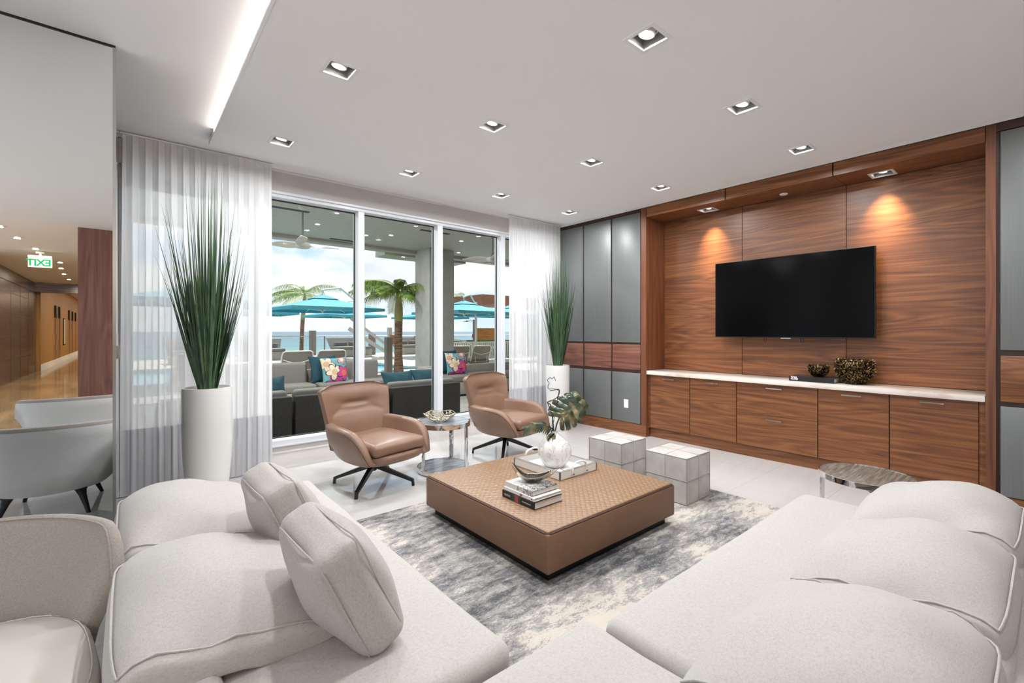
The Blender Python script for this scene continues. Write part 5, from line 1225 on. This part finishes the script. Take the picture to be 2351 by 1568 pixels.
# parasols
def make_parasol(label, loc, rz, half=1.55, mast=(-2.0, 1.0)):
    t = thing('parasol', label, 'umbrella', loc, rz, 'teal cantilever parasols by the pool'); mb = MB(); hz, rz_ = 0.46, 0.10
    def P(a, b):
        k = max(abs(a), abs(b)); return (half * a, half * b, 2.2 + hz * (1 - k) ** 0.85 - 0.06 * math.sin(PI * k) )
    n = 12; G = [[P(-1 + 2 * i / n, -1 + 2 * j / n) for j in range(n + 1)] for i in range(n + 1)]
    mb.loft(G, closed=False); mb.loft([[(x, y, z - 0.012) for x, y, z in reversed(r)] for r in G], closed=False)
    per = [(-1 + 2 * i / n, -1) for i in range(n)] + [(1, -1 + 2 * i / n) for i in range(n)] + [(1 - 2 * i / n, 1) for i in range(n)] + [(-1, 1 - 2 * i / n) for i in range(n + 1)]
    mb.loft([[P(a, b) for a, b in per], [(P(a, b)[0], P(a, b)[1], P(a, b)[2] - 0.10) for a, b in per]], closed=False)
    mb.loft([[P(0.28 * a, 0.28 * b)[:2] + (P(0.28 * a, 0.28 * b)[2] + 0.03,) for a, b in per], [(0, 0, 2.2 + hz + 0.05)] * len(per)], closed=False)
    mb.build('canopy', M_['teal'], t, 40)
    MB().lathe([(0.01, 2.04), (0.05, 2.10), (0.05, 2.2), (0.02, 2.74), (0.02, 2.78), (0.05, 2.80), (0.05, 2.86), (0.01, 2.89)], n=14).build('hub', M_['alu'], t, 40)
    for k in range(8):
        a = PI / 4 * k; c, s = math.cos(a), math.sin(a); m = max(abs(c), abs(s)); p1 = Vector((c / m * 0.55 * half, s / m * 0.55 * half, 2.29))
        MB().tube([(0.04 * c, 0.04 * s, 2.13), p1], 0.016, 6).tube([p1, (c / m * half * 0.97, s / m * half * 0.97, 2.15)], 0.012, 6).build('rib', M_['alu'], t)
    mx_, my = mast
    MB().tube([(mx_, my, 0.0), (mx_, my, 2.75)], 0.055, 10).build('mast', M_['alu'], t, 50)
    MB().tube([(mx_, my, 2.6), (mx_ * 0.5, my * 0.5, 3.02), (0, 0, 2.86)], 0.035, 8).build('arm', M_['alu'], t, 50)
    MB().rbox(mx_ - 0.4, mx_ + 0.4, my - 0.4, my + 0.4, 0.0, 0.07, 0.01, 1).build('base', M_['post'], t)
    return t
pa = make_parasol('large teal parasol filling the left window pane', (5.2, 16.5, -0.02), 0.08, 1.55, (1.7, 1.0))
pa = make_parasol('teal parasol farther off behind the first mullion', (8.3, 23.0, -0.02), 0.05, 1.55, (1.54, 1.0))
dup(pa, (10.75, 15.9, -0.02), 0.1, 'teal parasol right of the patio column')
dup(pa, (3.9, 21.8, -0.02), PI, 'teal parasol cut off by the left curtain edge')
dup(pa, (13.0, 22.6, -0.02), 0.1, 'teal parasol behind the middle palm trunk')
dup(pa, (1.35, 14.8, -0.02), 0.0, 'teal parasol seen through the left sheer curtain')
dup(pa, (14.4, 17.2, -0.02), 0.1, 'teal parasol seen through the right sheer curtain')

# palms
def make_palm(label, loc, hgt, seed, nf=15, L=1.5, lean=0.0):
    t = thing('palm_tree', label, 'palm tree', loc, group='palms on the pool deck'); rng = random.Random(seed)
    pts = [(lean * f * f, 0.02 * math.sin(4 * f), hgt * f) for f in [i / 12 for i in range(13)]]
    MB().tube(pts[:9], [0.17 - 0.05 * min(1, i / 3) for i in range(9)], 14).build('trunk', M_['trunk'], t, 60)
    MB().tube(pts[8:], [0.125, 0.13, 0.12, 0.10, 0.06], 14).build('crownshaft', M_['shaft'], t, 60)
    top = Vector(pts[-1]); fr = MB()
    for i in range(nf):
        a = 2 * PI * i / nf + rng.uniform(-0.2, 0.2); el = rng.uniform(0.0, 1.35); ln = L * rng.uniform(0.8, 1.1); o = Vector((math.cos(a), math.sin(a), 0))
        o = (o + Vector((-0.25, 0.1, 0))).normalized()
        rib = []
        for j in range(12):
            f = j / 11; rib.append(top + o * ln * (f * math.cos(el * (1 - f * 0.7)) * 0.95) + Vector((0, 0, ln * (math.sin(el) * f - (0.36 + 0.30 * el) * f * f))))
        fr.tube(rib, [0.020 * (1 - 0.85 * j / 11) for j in range(12)], 5)
        sd = Vector((-o.y, o.x, 0))
        for j in range(34):
            f = 0.12 + 0.88 * j / 33; k = min(10, int(f * 11)); p = rib[k].lerp(rib[k + 1], f * 11 - k); tg = (rib[k + 1] - rib[k]).normalized()
            for sg in (-1, 1):
                l = 0.46 * ln / 1.5 * math.sin(PI * (0.12 + 0.80 * f)) ** 0.6 * rng.uniform(0.85, 1.1); d = (sd * sg * 0.75 + tg * 0.55 + Vector((0, 0, -0.15))).normalized(); w = tg * 0.016
                e1 = p + d * l * 0.55 + Vector((0, 0, -0.05 * l)); e2 = p + d * l * 0.85 + Vector((0, 0, -0.62 * l))
                fr.add([p - w, p + w, e1 + w * 0.9, e1 - w * 0.9, e2], [(0, 1, 2, 3), (3, 2, 4)])
    fr.build('fronds', M_['palm'], t); return t
make_palm('bushy palm in front of the patio column', (6.42, 13.10, -0.05), 2.62, 4, 21, 1.45, 0.0)
make_palm('slim palm behind the large teal parasol', (8.12, 29.8, -0.9), 4.5, 7, 13, 2.3, 0.2)
make_palm('palm seen above the far right parasol', (17.2, 27.0, -0.5), 4.2, 9, 13, 2.0)
pb = MB().rbox(4.8, 8.4, 12.55, 13.7, -0.019, 0.02, 0.01, 1).build('planting_bed', M_['gravel']); pb['kind'] = 'stuff'; tag(pb, 'gravel planting bed around the bushy palm', 'gravel')

# poolside fittings
t = thing('pool_lift', 'white pool lift with diagonal arms at the pool edge', 'pool lift', (7.05, 15.1, -0.02))
MB().rbox(-0.22, 0.22, -0.2, 0.2, 0.0, 0.05, 0.01, 1).rbox(-0.07, 0.07, -0.07, 0.07, 0.05, 1.55, 0.01, 1).build('mast', M_['alu'], t)
MB().bar((0.0, 0, 0.85), (-1.25, 0.35, 1.85), 0.09, 0.09).bar((0.12, 0.1, 0.55), (-1.3, 0.4, 1.50), 0.10, 0.12).build('arm', M_['alu'], t)
MB().rbox(-0.02, 0.26, -0.12, 0.12, 0.95, 1.28, 0.02, 2).build('battery_box', M_['orangewood'], t); MB().rbox(-0.55, 0.35, -0.25, 0.25, 0.42, 0.52, 0.03, 2).build('seat', M_['alu'], t, 40)
def bollard(label, x, y, h, r=0.09):
    o = MB().rbox(-r, r, -r, r, 0.0, h, 0.01, 1).build('bollard', M_['post'], None, None, (x, y, -0.02)); tag(o, label, 'bollard', 'grey posts on the pool deck'); return o
bollard('tall grey post left of the bushy palm trunk', 6.38, 13.75, 1.22, 0.10)
bollard('grey post beside the slim palm trunk', 8.25, 28.0, 1.45, 0.16)
bollard('grey post at the sea rail behind the pool lift', 11.2, 26.4, 1.25, 0.16)
rl = MB(); rl.tube([(-6, 28.2, 1.1), (30, 28.2, 1.1)], 0.025, 6)
g = rl.build('sea_rail', M_['steel_soft']); tag(g, 'thin metal top rail of the glass sea balustrade', 'railing')
gp = MB(); gp.add([(-6, 28.2, 0.0), (30, 28.2, 0.0), (30, 28.2, 1.08), (-6, 28.2, 1.08)], [(0, 1, 2, 3)]); gp.build('balustrade_glass', M_['glass'], g)
for i in range(13): MB().box(-6 + 3 * i - 0.03, -6 + 3 * i + 0.03, 28.17, 28.23, -0.02, 1.1).build('rail_post', M_['post'], g)
sh = thing('outdoor_shower', 'outdoor shower column on the deck right of the patio column', 'shower', (14.6, 20.6, -0.02))
MB().rbox(-0.06, 0.06, -0.06, 0.06, 0, 2.05, 0.01, 1).build('column', M_['post'], sh); MB().tube([(0, 0, 1.98), (-0.55, 0, 1.98)], 0.02, 6).cyl(-0.55, 0, 1.92, 1.96, 0.14, n=16).build('shower_head', M_['steel_soft'], sh)
MB().rbox(-0.09, -0.05, -0.08, 0.08, 1.05, 1.25, 0.01, 1).rbox(0.06, 0.10, -0.1, 0.1, 1.0, 1.3, 0.01, 1).build('red_fittings', M_['red'], sh)
o = MB().rbox(0, 1.5, 0, 0.15, 0, 1.62, 0.01, 1).build('timber_screen', M_['orangewood'], None, None, (16.85, 23.5, -0.02)); tag(o, 'orange timber screen beside the outdoor shower', 'screen')
o = MB().soft((0, 0, 0.38), (2.6, 0.4, 0.40), 0.15, 0.05, 10, wob=0.06, seed=4).build('hedge', M_['hedge'], None, 60, (15.8, 21.8, -0.02)); tag(o, 'low green hedge behind the right pair of loungers', 'hedge')
f = thing('deck_fence', 'low cream slat fence behind the right pair of loungers', 'fence', (11.6, 19.0, -0.02))
fm = MB().box(0, 4.4, -0.03, 0.03, 0.82, 0.88)
for k in range(34): fm.box(k * 0.13, k * 0.13 + 0.07, -0.015, 0.015, 0.0, 0.82)
fm.build('slats', M_['alu'], f)
hr = thing('stair_handrail', 'white tubular handrail of the deck stairs', 'handrail', (12.6, 16.6, -0.02)); MB().tube([(0, 0, 0.4), (0.9, 0.4, 1.05), (1.2, 0.5, 1.05), (1.3, 0.5, 0.6)], 0.03, 8).tube([(-1.6, 0.6, 1.05), (-0.9, 0.6, 0.95), (0.1, 0.6, 0.45)], 0.03, 8).build('rail', M_['alu'], hr, 60)
bd = thing('pool_pavilion', 'cream pool pavilion with brown fascia at the right', 'building', (17.4, 20.2, -0.02))
MB().box(0, 0.7, 0, 0.7, 0, 2.9).box(0.7, 14, 0.3, 0.7, 0, 2.9).box(0.7, 14, 0.7, 2.4, 2.7, 2.9).build('wall', M_['concrete'], bd)
MB().box(-2.9, 14.5, -0.5, 2.6, 2.9, 3.40).build('roof_fascia', M_['brownwood'], bd)
MB().box(0.95, 2.6, 0.27, 0.3, 0.15, 2.4).build('mural', M_['mural'], bd)
for z in (2.05, 0.95): MB().cyl(0, 0, 0, 0.12, 0.18, n=20, M=T(0.25, 0.0, z, PI / 2)).build('life_ring', M_['red'], bd, 40)
MB().box(0.1, 0.6, -0.15, 0.0, 0.1, 0.45).build('equipment_box', M_['post'], bd)
